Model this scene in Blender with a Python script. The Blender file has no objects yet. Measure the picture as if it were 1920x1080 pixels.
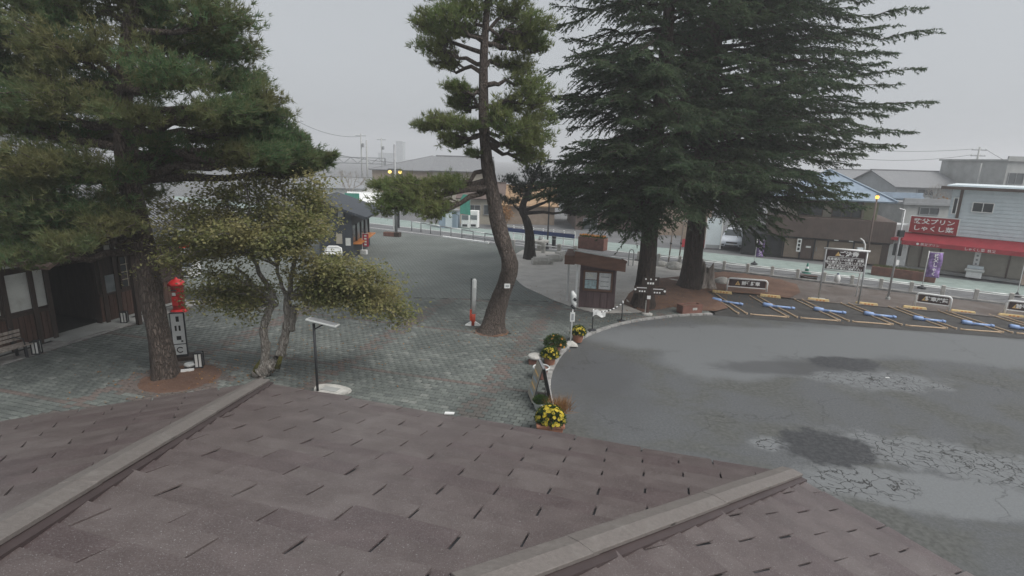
import bpy, bmesh, math, random
import numpy as np
from mathutils import Vector, Matrix

# ------------------------------------------------------------------ camera, sky, sun, exposure
SC = bpy.context.scene
CAM_H = 6.2                      # lens height above the plaza, on the octagonal roof
PITCH = math.radians(13.4)
ROLL = math.radians(1.67)
FPX = 1026.0                     # focal length in pixels of a 1920 wide frame

_f = np.array([0, math.cos(PITCH), -math.sin(PITCH)])
_r = np.array([1.0, 0, 0])
_u = np.cross(_r, _f)
CAM_R = math.cos(ROLL) * _r + math.sin(ROLL) * _u
CAM_U = math.cos(ROLL) * _u - math.sin(ROLL) * _r
CAM_F = _f
CAM_O = np.array([0, 0, CAM_H])

cd = bpy.data.cameras.new('camera')
cam = bpy.data.objects.new('camera', cd)
SC.collection.objects.link(cam)
cd.sensor_width = 36.0
cd.lens = 36.0 * FPX / 1920.0
cd.clip_start = 0.05
cd.clip_end = 3000
m = Matrix(((CAM_R[0], CAM_U[0], -CAM_F[0], 0), (CAM_R[1], CAM_U[1], -CAM_F[1], 0),
            (CAM_R[2], CAM_U[2], -CAM_F[2], CAM_H), (0, 0, 0, 1)))
cam.matrix_world = m
SC.camera = cam

SUN_ELEV = math.radians(52)
SUN_AZ = math.radians(122)       # clockwise from +Y: the light comes from the right, a little behind
W = bpy.data.worlds.new('World')
SC.world = W
W.use_nodes = True
nt = W.node_tree
nt.nodes.clear()
o_ = nt.nodes.new('ShaderNodeOutputWorld')
bg = nt.nodes.new('ShaderNodeBackground')
sky = nt.nodes.new('ShaderNodeTexSky')
sky.sky_type = 'NISHITA'
sky.sun_disc = False
sky.sun_elevation = SUN_ELEV
sky.sun_rotation = SUN_AZ
sky.air_density = 1.0
sky.dust_density = 4.0
hs = nt.nodes.new('ShaderNodeHueSaturation')
hs.inputs['Saturation'].default_value = 0.13
mx = nt.nodes.new('ShaderNodeMix')
mx.data_type = 'RGBA'
mx.inputs[0].default_value = 0.62
mx.inputs[7].default_value = (5.3, 5.65, 6.05, 1)      # the even grey of the cloud layer
nt.links.new(sky.outputs[0], hs.inputs['Color'])
nt.links.new(hs.outputs[0], mx.inputs[6])
nt.links.new(mx.outputs[2], bg.inputs[0])
nt.links.new(bg.outputs[0], o_.inputs[0])
bg.inputs[1].default_value = 0.058

sl = bpy.data.lights.new('sun', 'SUN')
sl.energy = 1.5
sl.angle = math.radians(35)
sl.color = (1.0, 0.965, 0.92)
so = bpy.data.objects.new('sun', sl)
SC.collection.objects.link(so)
sd = Vector((math.sin(SUN_AZ) * math.cos(SUN_ELEV), math.cos(SUN_AZ) * math.cos(SUN_ELEV), math.sin(SUN_ELEV)))
so.rotation_euler = sd.to_track_quat('Z', 'Y').to_euler()
so.location = (30, 10, 40)

SC.view_settings.view_transform = 'Standard'
SC.view_settings.look = 'None'
SC.view_settings.exposure = 0.92
SC.view_settings.gamma = 1.0
SC.view_settings.use_curve_mapping = False
SC.cycles.max_bounces = 6
SC.cycles.diffuse_bounces = 3
SC.cycles.glossy_bounces = 2
SC.cycles.transmission_bounces = 4
SC.cycles.transparent_max_bounces = 6
SC.cycles.volume_bounces = 1
SC.cycles.use_denoising = True

# ------------------------------------------------------------------ surveying helpers
def ray(x, y):
    return CAM_F + CAM_R * (x - 960) / FPX + CAM_U * (540 - y) / FPX
def P(x, y, z=0.0):
    """point of the place at height z that the photograph shows at (x, y)"""
    d = ray(x, y); t = (z - CAM_H) / d[2]
    return Vector(CAM_O + d * t)
def D(x, y, Y):
    """the same for a point Y metres ahead"""
    d = ray(x, y)
    return Vector(CAM_O + d * (Y / d[1]))
def rng(seed): return np.random.default_rng(seed)

# ------------------------------------------------------------------ materials
MATS = {}
def newmat(name):
    m_ = bpy.data.materials.new(name); m_.use_nodes = True
    n = m_.node_tree; n.nodes.clear()
    out = n.nodes.new('ShaderNodeOutputMaterial')
    b = n.nodes.new('ShaderNodeBsdfPrincipled')
    n.links.new(b.outputs[0], out.inputs[0])
    MATS[name] = m_
    return m_, n, b
def noise(n, scale, detail=4, rough=0.55, vec=None, dist=0.0):
    t = n.nodes.new('ShaderNodeTexNoise')
    t.inputs['Scale'].default_value = scale; t.inputs['Detail'].default_value = detail
    t.inputs['Roughness'].default_value = rough; t.inputs['Distortion'].default_value = dist
    if vec is not None: n.links.new(vec, t.inputs['Vector'])
    return t.outputs['Fac']
def math_n(n, op, a, b=None, clamp=False):
    t = n.nodes.new('ShaderNodeMath'); t.operation = op; t.use_clamp = clamp
    for i, v in enumerate((a, b)):
        if v is None: continue
        if isinstance(v, (int, float)): t.inputs[i].default_value = v
        else: n.links.new(v, t.inputs[i])
    return t.outputs[0]
def maprange(n, v, a, b, c=0.0, d=1.0, smooth=True):
    t = n.nodes.new('ShaderNodeMapRange'); t.interpolation_type = 'SMOOTHSTEP' if smooth else 'LINEAR'
    n.links.new(v, t.inputs[0])
    for i, x in enumerate((a, b, c, d)): t.inputs[i + 1].default_value = x
    return t.outputs[0]
def mixc(n, f, a, b):
    t = n.nodes.new('ShaderNodeMix'); t.data_type = 'RGBA'
    if isinstance(f, (int, float)): t.inputs[0].default_value = f
    else: n.links.new(f, t.inputs[0])
    for i, v in ((6, a), (7, b)):
        if isinstance(v, tuple): t.inputs[i].default_value = (v[0], v[1], v[2], 1)
        else: n.links.new(v, t.inputs[i])
    return t.outputs[2]
def bump(n, b, h, strength, dist=0.02):
    t = n.nodes.new('ShaderNodeBump'); t.inputs['Strength'].default_value = strength
    t.inputs['Distance'].default_value = dist
    n.links.new(h, t.inputs['Height']); n.links.new(t.outputs[0], b.inputs['Normal'])
def objvec(n, sx=1, sy=1, sz=1, rz=0, world=False):
    if world:
        g = n.nodes.new('ShaderNodeNewGeometry'); v = g.outputs['Position']
    else:
        g = n.nodes.new('ShaderNodeTexCoord'); v = g.outputs['Object']
    mp = n.nodes.new('ShaderNodeMapping'); n.links.new(v, mp.inputs[0])
    mp.inputs['Scale'].default_value = (sx, sy, sz); mp.inputs['Rotation'].default_value = (0, 0, rz)
    return mp.outputs[0]
def mat(name, col, rough=0.8, var=0.18, scale=6.0, bmp=0.0, bscale=60.0, metal=0.0, stretch=(1, 1, 1), dirt_or_glint=None, dscale=1.5, world=False, spec=None):
    """a painted, stained or cast surface: base colour broken up by noise, fine relief, optional dirt"""
    if name in MATS: return MATS[name]
    m_, n, b = newmat(name)
    v = objvec(n, *stretch, world=world)
    f = noise(n, scale, 5, 0.6, v)
    lo = tuple(c * (1 - var) for c in col); hi = tuple(min(1, c * (1 + var)) for c in col)
    c = mixc(n, maprange(n, f, 0.3, 0.7), lo, hi)
    if dirt_or_glint:
        c = mixc(n, maprange(n, noise(n, dscale, 6, 0.65, v), 0.52, 0.72), c, dirt_or_glint)
    n.links.new(c, b.inputs['Base Color'])
    b.inputs['Roughness'].default_value = rough
    b.inputs['Metallic'].default_value = metal
    if spec is not None: b.inputs['Specular IOR Level'].default_value = spec
    if bmp: bump(n, b, noise(n, bscale, 3, 0.6, v), bmp)
    return m_
def leafmat(name, cols, trans=0.35, scale=0.9, rough=0.75):
    """foliage: each blade its own tint, larger patches of differing growth, light passing through"""
    m_ = bpy.data.materials.new(name); m_.use_nodes = True; n = m_.node_tree; n.nodes.clear()
    out = n.nodes.new('ShaderNodeOutputMaterial')
    g = n.nodes.new('ShaderNodeNewGeometry')
    f = noise(n, scale, 3, 0.6, objvec(n))
    c = mixc(n, maprange(n, f, 0.35, 0.65), cols[0], cols[1])
    c = mixc(n, math_n(n, 'MULTIPLY', maprange(n, g.outputs['Random Per Island'], 0.5, 1.0, smooth=False), 0.6), c, cols[2])
    d = n.nodes.new('ShaderNodeBsdfDiffuse'); t = n.nodes.new('ShaderNodeBsdfTranslucent')
    mx_ = n.nodes.new('ShaderNodeMixShader'); mx_.inputs[0].default_value = trans
    for s in (d, t): n.links.new(c, s.inputs[0])
    n.links.new(d.outputs[0], mx_.inputs[1]); n.links.new(t.outputs[0], mx_.inputs[2])
    n.links.new(mx_.outputs[0], out.inputs[0])
    MATS[name] = m_
    return m_
def lampmat(name, col, strength):
    m_, n, b = newmat(name)
    b.inputs['Base Color'].default_value = (*col, 1)
    b.inputs['Emission Color'].default_value = (*col, 1); b.inputs['Emission Strength'].default_value = strength
    return m_

# ------------------------------------------------------------------ object helpers
COL = SC.collection
def link(o, parent=None):
    COL.objects.link(o)
    if parent is not None: o.parent = parent
    return o
def tag(o, label=None, cat=None, group=None, kind=None):
    if label: o['label'] = label
    if cat: o['category'] = cat
    if group: o['group'] = group
    if kind: o['kind'] = kind
    return o
def thing(name, label, cat, loc=(0, 0, 0), rz=0.0, group=None):
    o = bpy.data.objects.new(name, None); o.empty_display_size = 0.2
    COL.objects.link(o); o.location = loc; o.rotation_euler = (0, 0, rz)
    return tag(o, label, cat, group)
def copy_tree(o, parent=None):
    c = o.copy(); COL.objects.link(c); c.parent = parent
    for ch in list(o.children): copy_tree(ch, c)
    return c
class MB:
    """collects shapes and links them as ONE mesh object"""
    def __init__(s): s.v = []; s.f = []; s.m = []
    def add(s, vs, fs, mi=0):
        k = len(s.v); s.v += [tuple(v) for v in vs]
        for f in fs: s.f.append(tuple(i + k for i in f)); s.m.append(mi)
        return s
    def box(s, c, d, rz=0.0, mi=0, rot=None):
        hx, hy, hz = d[0] / 2, d[1] / 2, d[2] / 2
        R_ = rot if rot is not None else Matrix.Rotation(rz, 3, 'Z')
        vs = [Vector(c) + R_ @ Vector((x, y, z)) for z in (-hz, hz) for x, y in ((-hx, -hy), (hx, -hy), (hx, hy), (-hx, hy))]
        return s.add(vs, [(3, 2, 1, 0), (4, 5, 6, 7), (0, 1, 5, 4), (1, 2, 6, 5), (2, 3, 7, 6), (3, 0, 4, 7)], mi)
    def bar(s, a, b, w, h=None, mi=0):
        """box section from a to b"""
        a, b = Vector(a), Vector(b); h = h or w; d = b - a
        q = d.to_track_quat('X', 'Z').to_matrix()
        return s.box((a + b) / 2, (d.length, w, h), mi=mi, rot=q)
    def tube(s, pts, rad, n=8, mi=0, cap=True):
        pts = [Vector(p) for p in pts]; N = len(pts)
        if isinstance(rad, (int, float)): rad = [rad] * N
        ref = Vector((0.31, 0.17, 0.93)).normalized(); k = len(s.v)
        for i, p in enumerate(pts):
            d = (pts[min(i + 1, N - 1)] - pts[max(i - 1, 0)]).normalized()
            r_ = ref if abs(d.dot(ref)) < 0.95 else Vector((1, 0.1, 0))
            a = d.cross(r_).normalized(); b = d.cross(a)
            for j in range(n):
                t = 2 * math.pi * j / n
                s.v.append(tuple(p + (a * math.cos(t) + b * math.sin(t)) * rad[i]))
        for i in range(N - 1):
            for j in range(n):
                j2 = (j + 1) % n
                s.f.append((k + i * n + j, k + i * n + j2, k + (i + 1) * n + j2, k + (i + 1) * n + j)); s.m.append(mi)
        if cap:
            s.f.append(tuple(k + j for j in range(n))[::-1]); s.m.append(mi)
            s.f.append(tuple(k + (N - 1) * n + j for j in range(n))); s.m.append(mi)
        return s
    def lathe(s, prof, n=20, c=(0, 0, 0), mi=0, squash=1.0):
        k = len(s.v)
        for r_, z in prof:
            for j in range(n):
                t = 2 * math.pi * j / n
                s.v.append((c[0] + r_ * math.cos(t), c[1] + r_ * math.sin(t) * squash, c[2] + z))
        for i in range(len(prof) - 1):
            for j in range(n):
                j2 = (j + 1) % n
                s.f.append((k + i * n + j, k + i * n + j2, k + (i + 1) * n + j2, k + (i + 1) * n + j)); s.m.append(mi)
        s.f.append(tuple(k + j for j in range(n))[::-1]); s.m.append(mi)
        s.f.append(tuple(k + (len(prof) - 1) * n + j for j in range(n))); s.m.append(mi)
        return s
    def prism(s, poly, z0, z1, mi=0):
        n = len(poly); k = len(s.v)
        for z in (z0, z1): s.v += [(p[0], p[1], z) for p in poly]
        a = sum(poly[i][0] * poly[(i + 1) % n][1] - poly[(i + 1) % n][0] * poly[i][1] for i in range(n))
        top = tuple(range(k + n, k + 2 * n)); bot = tuple(range(k + n - 1, k - 1, -1))
        if a < 0: top, bot = top[::-1], bot[::-1]
        s.f += [top, bot]; s.m += [mi, mi]
        for i in range(n):
            j = (i + 1) % n; q = (k + i, k + j, k + n + j, k + n + i)
            s.f.append(q if a > 0 else q[::-1]); s.m.append(mi)
        return s
    def ext(s, poly3, off, mi=0):
        """a flat polygon in space given the thickness vector off"""
        n = len(poly3); k = len(s.v); off = Vector(off)
        s.v += [tuple(Vector(p)) for p in poly3] + [tuple(Vector(p) + off) for p in poly3]
        s.f += [tuple(range(k, k + n))[::-1], tuple(range(k + n, k + 2 * n))]; s.m += [mi, mi]
        for i in range(n):
            j = (i + 1) % n; s.f.append((k + i, k + j, k + n + j, k + n + i)); s.m.append(mi)
        return s
    def mesh(s, name, mats):
        me = bpy.data.meshes.new(name); me.from_pydata(s.v, [], s.f); me.update()
        for m_ in (mats if isinstance(mats, (list, tuple)) else [mats]): me.materials.append(m_)
        if any(s.m): me.polygons.foreach_set('material_index', s.m)
        return me
    def build(s, name, mats, parent=None, smooth=False, bev=0.0, seg=2, fixn=False, **kw):
        me = s.mesh(name, mats)
        if fixn:
            bm = bmesh.new(); bm.from_mesh(me); bmesh.ops.recalc_face_normals(bm, faces=bm.faces); bm.to_mesh(me); bm.free()
        if smooth: me.polygons.foreach_set('use_smooth', [True] * len(me.polygons))
        o = bpy.data.objects.new(name, me); link(o, parent)
        if bev:
            b = o.modifiers.new('bevel', 'BEVEL'); b.width = bev; b.segments = seg; b.limit_method = 'ANGLE'
        if kw: tag(o, **kw)
        return o
def sheet(name, polyl, z, m_, parent=None, **kw):
    mb = MB(); n = len(polyl)
    a = sum(polyl[i][0] * polyl[(i + 1) % n][1] - polyl[(i + 1) % n][0] * polyl[i][1] for i in range(n))
    pl = polyl if a > 0 else polyl[::-1]
    mb.add([(p[0], p[1], z) for p in pl], [tuple(range(n))])
    return mb.build(name, m_, parent, **kw)
def text(name, body, size, loc, rot, m_, parent, ext=0.004, align='CENTER', sx=1.0, bold=0.0):
    """raised lettering as a mesh part; rot is a 3x3 matrix whose columns are (along, up, out)"""
    cu = bpy.data.curves.new(name, 'FONT'); cu.body = body; cu.size = size; cu.extrude = ext
    cu.align_x = align; cu.align_y = 'CENTER'; cu.offset = bold; cu.resolution_u = 2
    t = bpy.data.objects.new(name, cu); COL.objects.link(t)
    dg = bpy.context.evaluated_depsgraph_get()
    me = bpy.data.meshes.new_from_object(t.evaluated_get(dg)); me.name = name
    bpy.data.objects.remove(t)
    me.materials.clear(); me.materials.append(m_)
    o = bpy.data.objects.new(name, me); link(o, parent)
    R4 = rot.to_4x4() @ Matrix.Diagonal((sx, 1, 1, 1)); R4.translation = Vector(loc)
    o.matrix_local = R4
    return o
def frame3(along, up=(0, 0, 1)):
    a = Vector(along).normalized(); u_ = Vector(up); out = a.cross(u_).normalized(); u_ = out.cross(a)
    return Matrix((a, u_, out)).transposed()
def soup(name, tri, m_, parent=None, quads=False, smooth=False):
    """tri: (N,3,3) or (N,4,3) array of blades -> one mesh"""
    N, k = tri.shape[0], tri.shape[1]
    me = bpy.data.meshes.new(name)
    me.vertices.add(N * k); me.vertices.foreach_set('co', np.ascontiguousarray(tri, dtype=np.float32).ravel())
    me.loops.add(N * k); me.loops.foreach_set('vertex_index', np.arange(N * k, dtype=np.int32))
    me.polygons.add(N); me.polygons.foreach_set('loop_start', np.arange(0, N * k, k, dtype=np.int32))
    me.polygons.foreach_set('loop_total', np.full(N, k, dtype=np.int32))
    me.update(calc_edges=True); me.materials.append(m_)
    o = bpy.data.objects.new(name, me); link(o, parent)
    return o

# ------------------------------------------------------------------ growth helpers
def unit(v): return v / (np.linalg.norm(v, axis=-1, keepdims=True) + 1e-9)
def curve(p0, p1, sag, n=7, wob=0.0, g=None):
    """limb from p0 to p1 with a vertical bow (positive lifts the middle) and some wander"""
    t = np.linspace(0, 1, n)[:, None]
    p = np.asarray(p0)[None] * (1 - t) + np.asarray(p1)[None] * t
    p[:, 2] += sag * 4 * (t * (1 - t))[:, 0]
    if wob and g is not None:
        w = g.normal(0, wob, (n, 3)); w[0] = w[-1] = 0; p += w
    return p
def sample(p, t):
    """points along polyline p at fractions t"""
    n = len(p) - 1; x = np.clip(t, 0, .9999) * n; i = x.astype(int); f = (x - i)[:, None]
    return p[i] * (1 - f) + p[i + 1] * f
def tufts(pos, dirs, k, ln, w, spread, g):
    """needle brushes: k thin blades at each position, fanned round dirs"""
    N = len(pos)
    d = unit(dirs[:, None, :] + g.normal(0, spread, (N, k, 3)))
    l_ = ln * g.uniform(.7, 1.15, (N, k, 1))
    base = pos[:, None, :] + g.normal(0, ln * .12, (N, k, 3))
    tip = base + d * l_
    s = unit(np.cross(d, g.normal(0, 1, (N, k, 3)))) * (w * .5)
    return np.stack([base - s, base + s, tip], 2).reshape(-1, 3, 3)
def twig_mesh(mb, p, r0, r1, n=5):
    N = len(p); mb.tube([tuple(q) for q in p], [r0 + (r1 - r0) * i / (N - 1) for i in range(N)], n, cap=False)

# ------------------------------------------------------------------ ground, road, plaza
def ellmask(n, vec, px, py, rx, ry, soft=0.35, wob=0.25, wscale=0.9, rot=0.0, world_r=None):
    """0..1 mask of a stain centred where the photo shows (px, py)"""
    c = P(px, py); mp = n.nodes.new('ShaderNodeMapping'); mp.vector_type = 'TEXTURE'
    mp.inputs['Location'].default_value = (c.x, c.y, 0); mp.inputs['Rotation'].default_value = (0, 0, rot)
    mp.inputs['Scale'].default_value = (rx, ry, 1)
    n.links.new(vec, mp.inputs[0])
    ln = n.nodes.new('ShaderNodeVectorMath'); ln.operation = 'LENGTH'; n.links.new(mp.outputs[0], ln.inputs[0])
    d = math_n(n, 'ADD', ln.outputs['Value'], math_n(n, 'MULTIPLY', math_n(n, 'SUBTRACT', noise(n, wscale, 5, 0.6, vec), 0.5), wob * 4))
    return maprange(n, d, 1.0 - soft, 1.0 + soft, 1.0, 0.0)
def asphalt_lot():
    m_, n, b = newmat('worn asphalt of the turning lot')
    vec = objvec(n, world=True)
    grain = noise(n, 17, 6, 0.95, vec); mid = noise(n, 9, 5, 0.65, vec); big = noise(n, 0.5, 4, 0.55, vec, 0.6)
    c = mixc(n, maprange(n, grain, 0.25, 0.75), (0.05, 0.054, 0.058), (0.15, 0.157, 0.163))
    c = mixc(n, maprange(n, big, 0.42, 0.62), c, mixc(n, maprange(n, mid, .3, .7), (0.065, 0.068, 0.064), (0.115, 0.118, 0.112)))
    # dry pale sheet along the far side, with its lobe
    pale = math_n(n, 'MAXIMUM', ellmask(n, vec, 1420, 640, 6.2, 1.75, .16, .14), ellmask(n, vec, 1840, 655, 6.5, 1.9, .2, .14, rot=-.2))
    pale = math_n(n, 'MAXIMUM', pale, ellmask(n, vec, 1350, 680, 1.9, 1.5, .2, .2))
    c = mixc(n, pale, c, mixc(n, maprange(n, grain, .2, .8), (0.115, 0.123, 0.128), (0.178, 0.187, 0.193)))
    dark = math_n(n, 'MAXIMUM', ellmask(n, vec, 1110, 700, 1.3, 2.6, .6, .35), ellmask(n, vec, 1480, 690, 2.4, .55, .25, .3))
    c = mixc(n, math_n(n, 'MULTIPLY', dark, .75), c, (0.07, 0.072, 0.076))
    # net of cracks with pale dried cells between
    zone = math_n(n, 'MAXIMUM', ellmask(n, vec, 1800, 865, 2.9, .85, .3, .42, 1.6, rot=-.35), ellmask(n, vec, 1440, 832, .42, .32, .3, .3, 2))
    zone = math_n(n, 'MAXIMUM', zone, ellmask(n, vec, 1610, 905, 1.15, .62, .3, .42, 1.7))
    zone = math_n(n, 'MAXIMUM', zone, ellmask(n, vec, 1650, 715, 1.9, .75, .3, .42, 1.5))
    sheet_ = math_n(n, 'MAXIMUM', zone, ellmask(n, vec, 1760, 925, 2.6, .72, .2, .25, 1.4, rot=-.15))
    c = mixc(n, math_n(n, 'MULTIPLY', sheet_, .85), c, mixc(n, maprange(n, grain, .2, .8), (0.14, 0.15, 0.156), (0.215, 0.227, 0.235)))
    v2 = n.nodes.new('ShaderNodeVectorMath'); v2.operation = 'ADD'
    nz = n.nodes.new('ShaderNodeTexNoise'); nz.inputs['Scale'].default_value = 2.2; nz.inputs['Detail'].default_value = 6
    n.links.new(vec, nz.inputs['Vector'])
    sc_ = n.nodes.new('ShaderNodeVectorMath'); sc_.operation = 'SCALE'; sc_.inputs['Scale'].default_value = .8
    n.links.new(nz.outputs['Color'], sc_.inputs[0]); n.links.new(vec, v2.inputs[0]); n.links.new(sc_.outputs[0], v2.inputs[1])
    vo = n.nodes.new('ShaderNodeTexVoronoi'); vo.feature = 'DISTANCE_TO_EDGE'; vo.inputs['Scale'].default_value = 3.6
    n.links.new(v2.outputs[0], vo.inputs['Vector'])
    crack = math_n(n, 'MULTIPLY', maprange(n, vo.outputs['Distance'], .018, .045, 1, 0), maprange(n, noise(n, 1.7, 4, .6, vec), .36, .46))
    vo2 = n.nodes.new('ShaderNodeTexVoronoi'); vo2.feature = 'DISTANCE_TO_EDGE'; vo2.inputs['Scale'].default_value = .42
    n.links.new(v2.outputs[0], vo2.inputs['Vector'])
    long_ = math_n(n, 'MULTIPLY', maprange(n, vo2.outputs['Distance'], .004, .010, 1, 0), maprange(n, noise(n, .35, 2, .5, vec), .48, .6))
    crack = math_n(n, 'MAXIMUM', math_n(n, 'MULTIPLY', crack, zone), math_n(n, 'MULTIPLY', long_, .35))
    c = mixc(n, crack, c, (0.03, 0.03, 0.03))
    pit = math_n(n, 'MAXIMUM', ellmask(n, vec, 1552, 838, 1.05, .82, .14, .3, 1.9), ellmask(n, vec, 1580, 681, 1.2, .62, .18, .3, 1.9))
    c = mixc(n, pit, c, mixc(n, maprange(n, mid, .35, .7), (0.03, 0.032, 0.036), (0.065, 0.067, 0.07)))
    n.links.new(c, b.inputs['Base Color'])
    r_ = math_n(n, 'SUBTRACT', .9, math_n(n, 'MULTIPLY', pit, .3)); n.links.new(r_, b.inputs['Roughness'])
    h = math_n(n, 'SUBTRACT', math_n(n, 'ADD', math_n(n, 'MULTIPLY', grain, .35), math_n(n, 'MULTIPLY', mid, .3)), math_n(n, 'MULTIPLY', crack, 1.2))
    bump(n, b, h, .55, .02)
    return m_
def soilmat(name, a, b_, c_):
    m_, n, b = newmat(name); vec = objvec(n, world=True)
    c = mixc(n, maprange(n, noise(n, 1.1, 5, .6, vec, .5), .35, .65), a, b_)
    c = mixc(n, maprange(n, noise(n, 34, 4, .7, vec), .5, .75), c, c_)
    n.links.new(c, b.inputs['Base Color']); b.inputs['Roughness'].default_value = .95
    bump(n, b, noise(n, 22, 5, .7, vec), .9, .05)
    return m_
def streetmat():
    m_, n, b = newmat('street asphalt'); vec = objvec(n, world=True)
    c = mixc(n, maprange(n, noise(n, .6, 5, .6, vec), .35, .65), (.14, .145, .15), (.2, .205, .21))
    c = mixc(n, maprange(n, noise(n, 60, 3, .7, vec), .3, .8), c, (.11, .11, .115))
    n.links.new(c, b.inputs['Base Color']); b.inputs['Roughness'].default_value = .9
    return m_
def pavermat(name, a, b_):
    m_, n, b = newmat(name); vec = objvec(n, world=True)
    c = mixc(n, maprange(n, noise(n, 30, 4, .7, vec), .3, .72), a, b_)
    c = mixc(n, maprange(n, noise(n, .55, 5, .65, vec, .4), .42, .62, 0, .55), c, (.062, .072, .068))   # damp, mossy areas
    n.links.new(c, b.inputs['Base Color']); b.inputs['Roughness'].default_value = .82
    bump(n, b, noise(n, 70, 3, .7, vec), .35, .01)
    return m_
M_lot = asphalt_lot()
M_soil = soilmat('needle strewn red soil', (.12, .066, .046), (.17, .098, .068), (.24, .15, .1))
M_grit = soilmat('grey brown grit', (.12, .098, .086), (.17, .152, .142), (.1, .07, .055))
M_street = streetmat()
M_stall = mat('dark stall asphalt', (.052, .05, .048), .92, .25, 2.2, .4, 90, world=True)
M_conc = mat('pale concrete slab', (.5, .48, .45), .88, .1, 1.2, .25, 40, world=True, dirt_or_glint=(.38, .36, .33), dscale=.7)
M_kerb = mat('kerb concrete', (.31, .305, .295), .9, .25, 5, .3, 50, dirt_or_glint=(.13, .125, .12), dscale=2)
M_green = mat('worn green road paint', (.27, .33, .31), .85, .12, 2.0, .1, 50, world=True, dirt_or_glint=(.2, .26, .24), dscale=.8)
M_white = mat('road white', (.7, .7, .69), .8, .12, 8, dirt_or_glint=(.4, .4, .4), dscale=3)
PAV = [pavermat('paver grey green a', (.108, .121, .113), (.148, .163, .152)), pavermat('paver grey green b', (.128, .144, .132), (.18, .195, .182)),
       pavermat('paver pale', (.17, .185, .17), (.23, .24, .225)), pavermat('paver brown', (.122, .1, .09), (.162, .133, .12)),
       pavermat('paver dark', (.09, .1, .096), (.125, .137, .13))]
M_joint = mat('paver joint sand', (.03, .033, .03), .95, .2, 3, world=True)

# the land all round, a big sheet
sheet('ground', [(-600, -60), (600, -60), (600, 800), (-600, 800)], -0.06, M_street, kind='structure')

# street frame: R0 + s*E_S + t*E_T, s along the street (to the right), t away from the plaza
R0 = Vector((12.87, 31.72, 0)); E_S = Vector((.864, -.503, 0)); E_T = Vector((.503, .864, 0))
def ST(s, t, z=0.0): return R0 + E_S * s + E_T * t + Vector((0, 0, z))
def strip(name, s0, s1, t0, t1, z, m_, **kw):
    return sheet(name, [ST(s0, t0), ST(s1, t0), ST(s1, t1), ST(s0, t1)], z, m_, **kw)
strip('street', -70, 40, -0.1, 3.0, -0.012, M_street, kind='structure')
strip('green_lane', -70, 40, 2.85, 6.6, -0.006, M_green, kind='structure')
strip('road_line', -70, 40, 2.7, 2.85, -0.003, M_white, kind='structure')
strip('road_line', -70, 40, .45, .57, -0.003, M_white, kind='structure')

KERB = [P(*p) for p in ((1066, 860), (1052, 815), (1040, 770), (1032, 725), (1040, 690), (1065, 655), (1110, 628), (1180, 606), (1270, 594), (1336, 591))]
def smooth_poly(pts, sub=4):
    out = []
    for i in range(len(pts) - 1):
        p0, p1, p2, p3 = pts[max(i - 1, 0)], pts[i], pts[i + 1], pts[min(i + 2, len(pts) - 1)]
        for k in range(sub):
            t = k / sub
            out.append(.5 * ((2 * p1) + (p2 - p0) * t + (2 * p0 - 5 * p1 + 4 * p2 - p3) * t * t + (3 * p1 - p0 - 3 * p2 + p3) * t ** 3))
    return out + [pts[-1]]
KL = smooth_poly(KERB, 5)
FRONT = [P(*p) for p in ((1336, 591), (1380, 595), (1470, 602), (1600, 612), (1750, 623), (1920, 636))]
far_r = FRONT[-1] + Vector((14, -2.4, 0))
lot_poly = [(p.x, p.y) for p in KL] + [(p.x, p.y) for p in FRONT[1:]] + [(far_r.x, far_r.y), (40, -10), (1.6, -10)]
sheet('asphalt_lot', lot_poly, 0.0, M_lot, kind='structure')

# the plaza: bedding sheet, then pavers as real pieces
PU = Vector((math.cos(math.radians(-15)), math.sin(math.radians(-15)), 0)); PV = Vector((-PU.y, PU.x, 0))
CONC = [P(*p) for p in ((1010, 468), (980, 470), (964, 481), (955, 503), (975, 533), (1010, 552), (1060, 573), (1120, 590), (1200, 588), (1262, 576), (1180, 470))]
CONCS = smooth_poly(CONC[1:8], 5)
conc_poly = [(p.x, p.y) for p in CONCS] + [(CONC[8].x, CONC[8].y), (CONC[9].x, CONC[9].y), (11.2, 30.2), (11.8, 31.6)] + [(ST(-9.5, -.25).x, ST(-9.5, -.25).y)]
plaza_poly = [(p.x, p.y) for p in KL] + [(FRONT[0].x, FRONT[0].y), (9.3, 27), (12, 31.8)] + [(ST(-40, -.3).x, ST(-40, -.3).y), (-34, 40), (-34, 4), (1.3, 4)]
M_brickfar = None
def plaza_far():
    m_, n, b = newmat('plaza paving seen from afar'); vec = objvec(n, world=True, rz=math.radians(15))
    br = n.nodes.new('ShaderNodeTexBrick'); n.links.new(vec, br.inputs['Vector'])
    br.inputs['Scale'].default_value = 1; br.inputs['Brick Width'].default_value = .22; br.inputs['Row Height'].default_value = .16
    br.inputs['Mortar Size'].default_value = .014; br.inputs['Color1'].default_value = (.165, .185, .172, 1); br.inputs['Color2'].default_value = (.2, .218, .205, 1)
    br.inputs['Mortar'].default_value = (.05, .055, .05, 1); br.offset = .5
    c = mixc(n, maprange(n, noise(n, .4, 5, .6, objvec(n, world=True)), .4, .65, 0, .5), br.outputs['Color'], (.09, .1, .095))
    n.links.new(c, b.inputs['Base Color']); b.inputs['Roughness'].default_value = .85
    return m_
M_brickfar = plaza_far()
plaza = sheet('plaza', plaza_poly, 0.030, M_joint, kind='structure')
def in_poly(x, y, poly):
    c = False; j = len(poly) - 1
    for i in range(len(poly)):
        xi, yi = poly[i][:2]; xj, yj = poly[j][:2]
        if (yi > y) != (yj > y) and x < (xj - xi) * (y - yi) / (yj - yi) + xi: c = not c
        j = i
    return c
PIT_L = P(340, 712); PIT_C = P(922, 624)
PAV_FAR = 23.5
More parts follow.
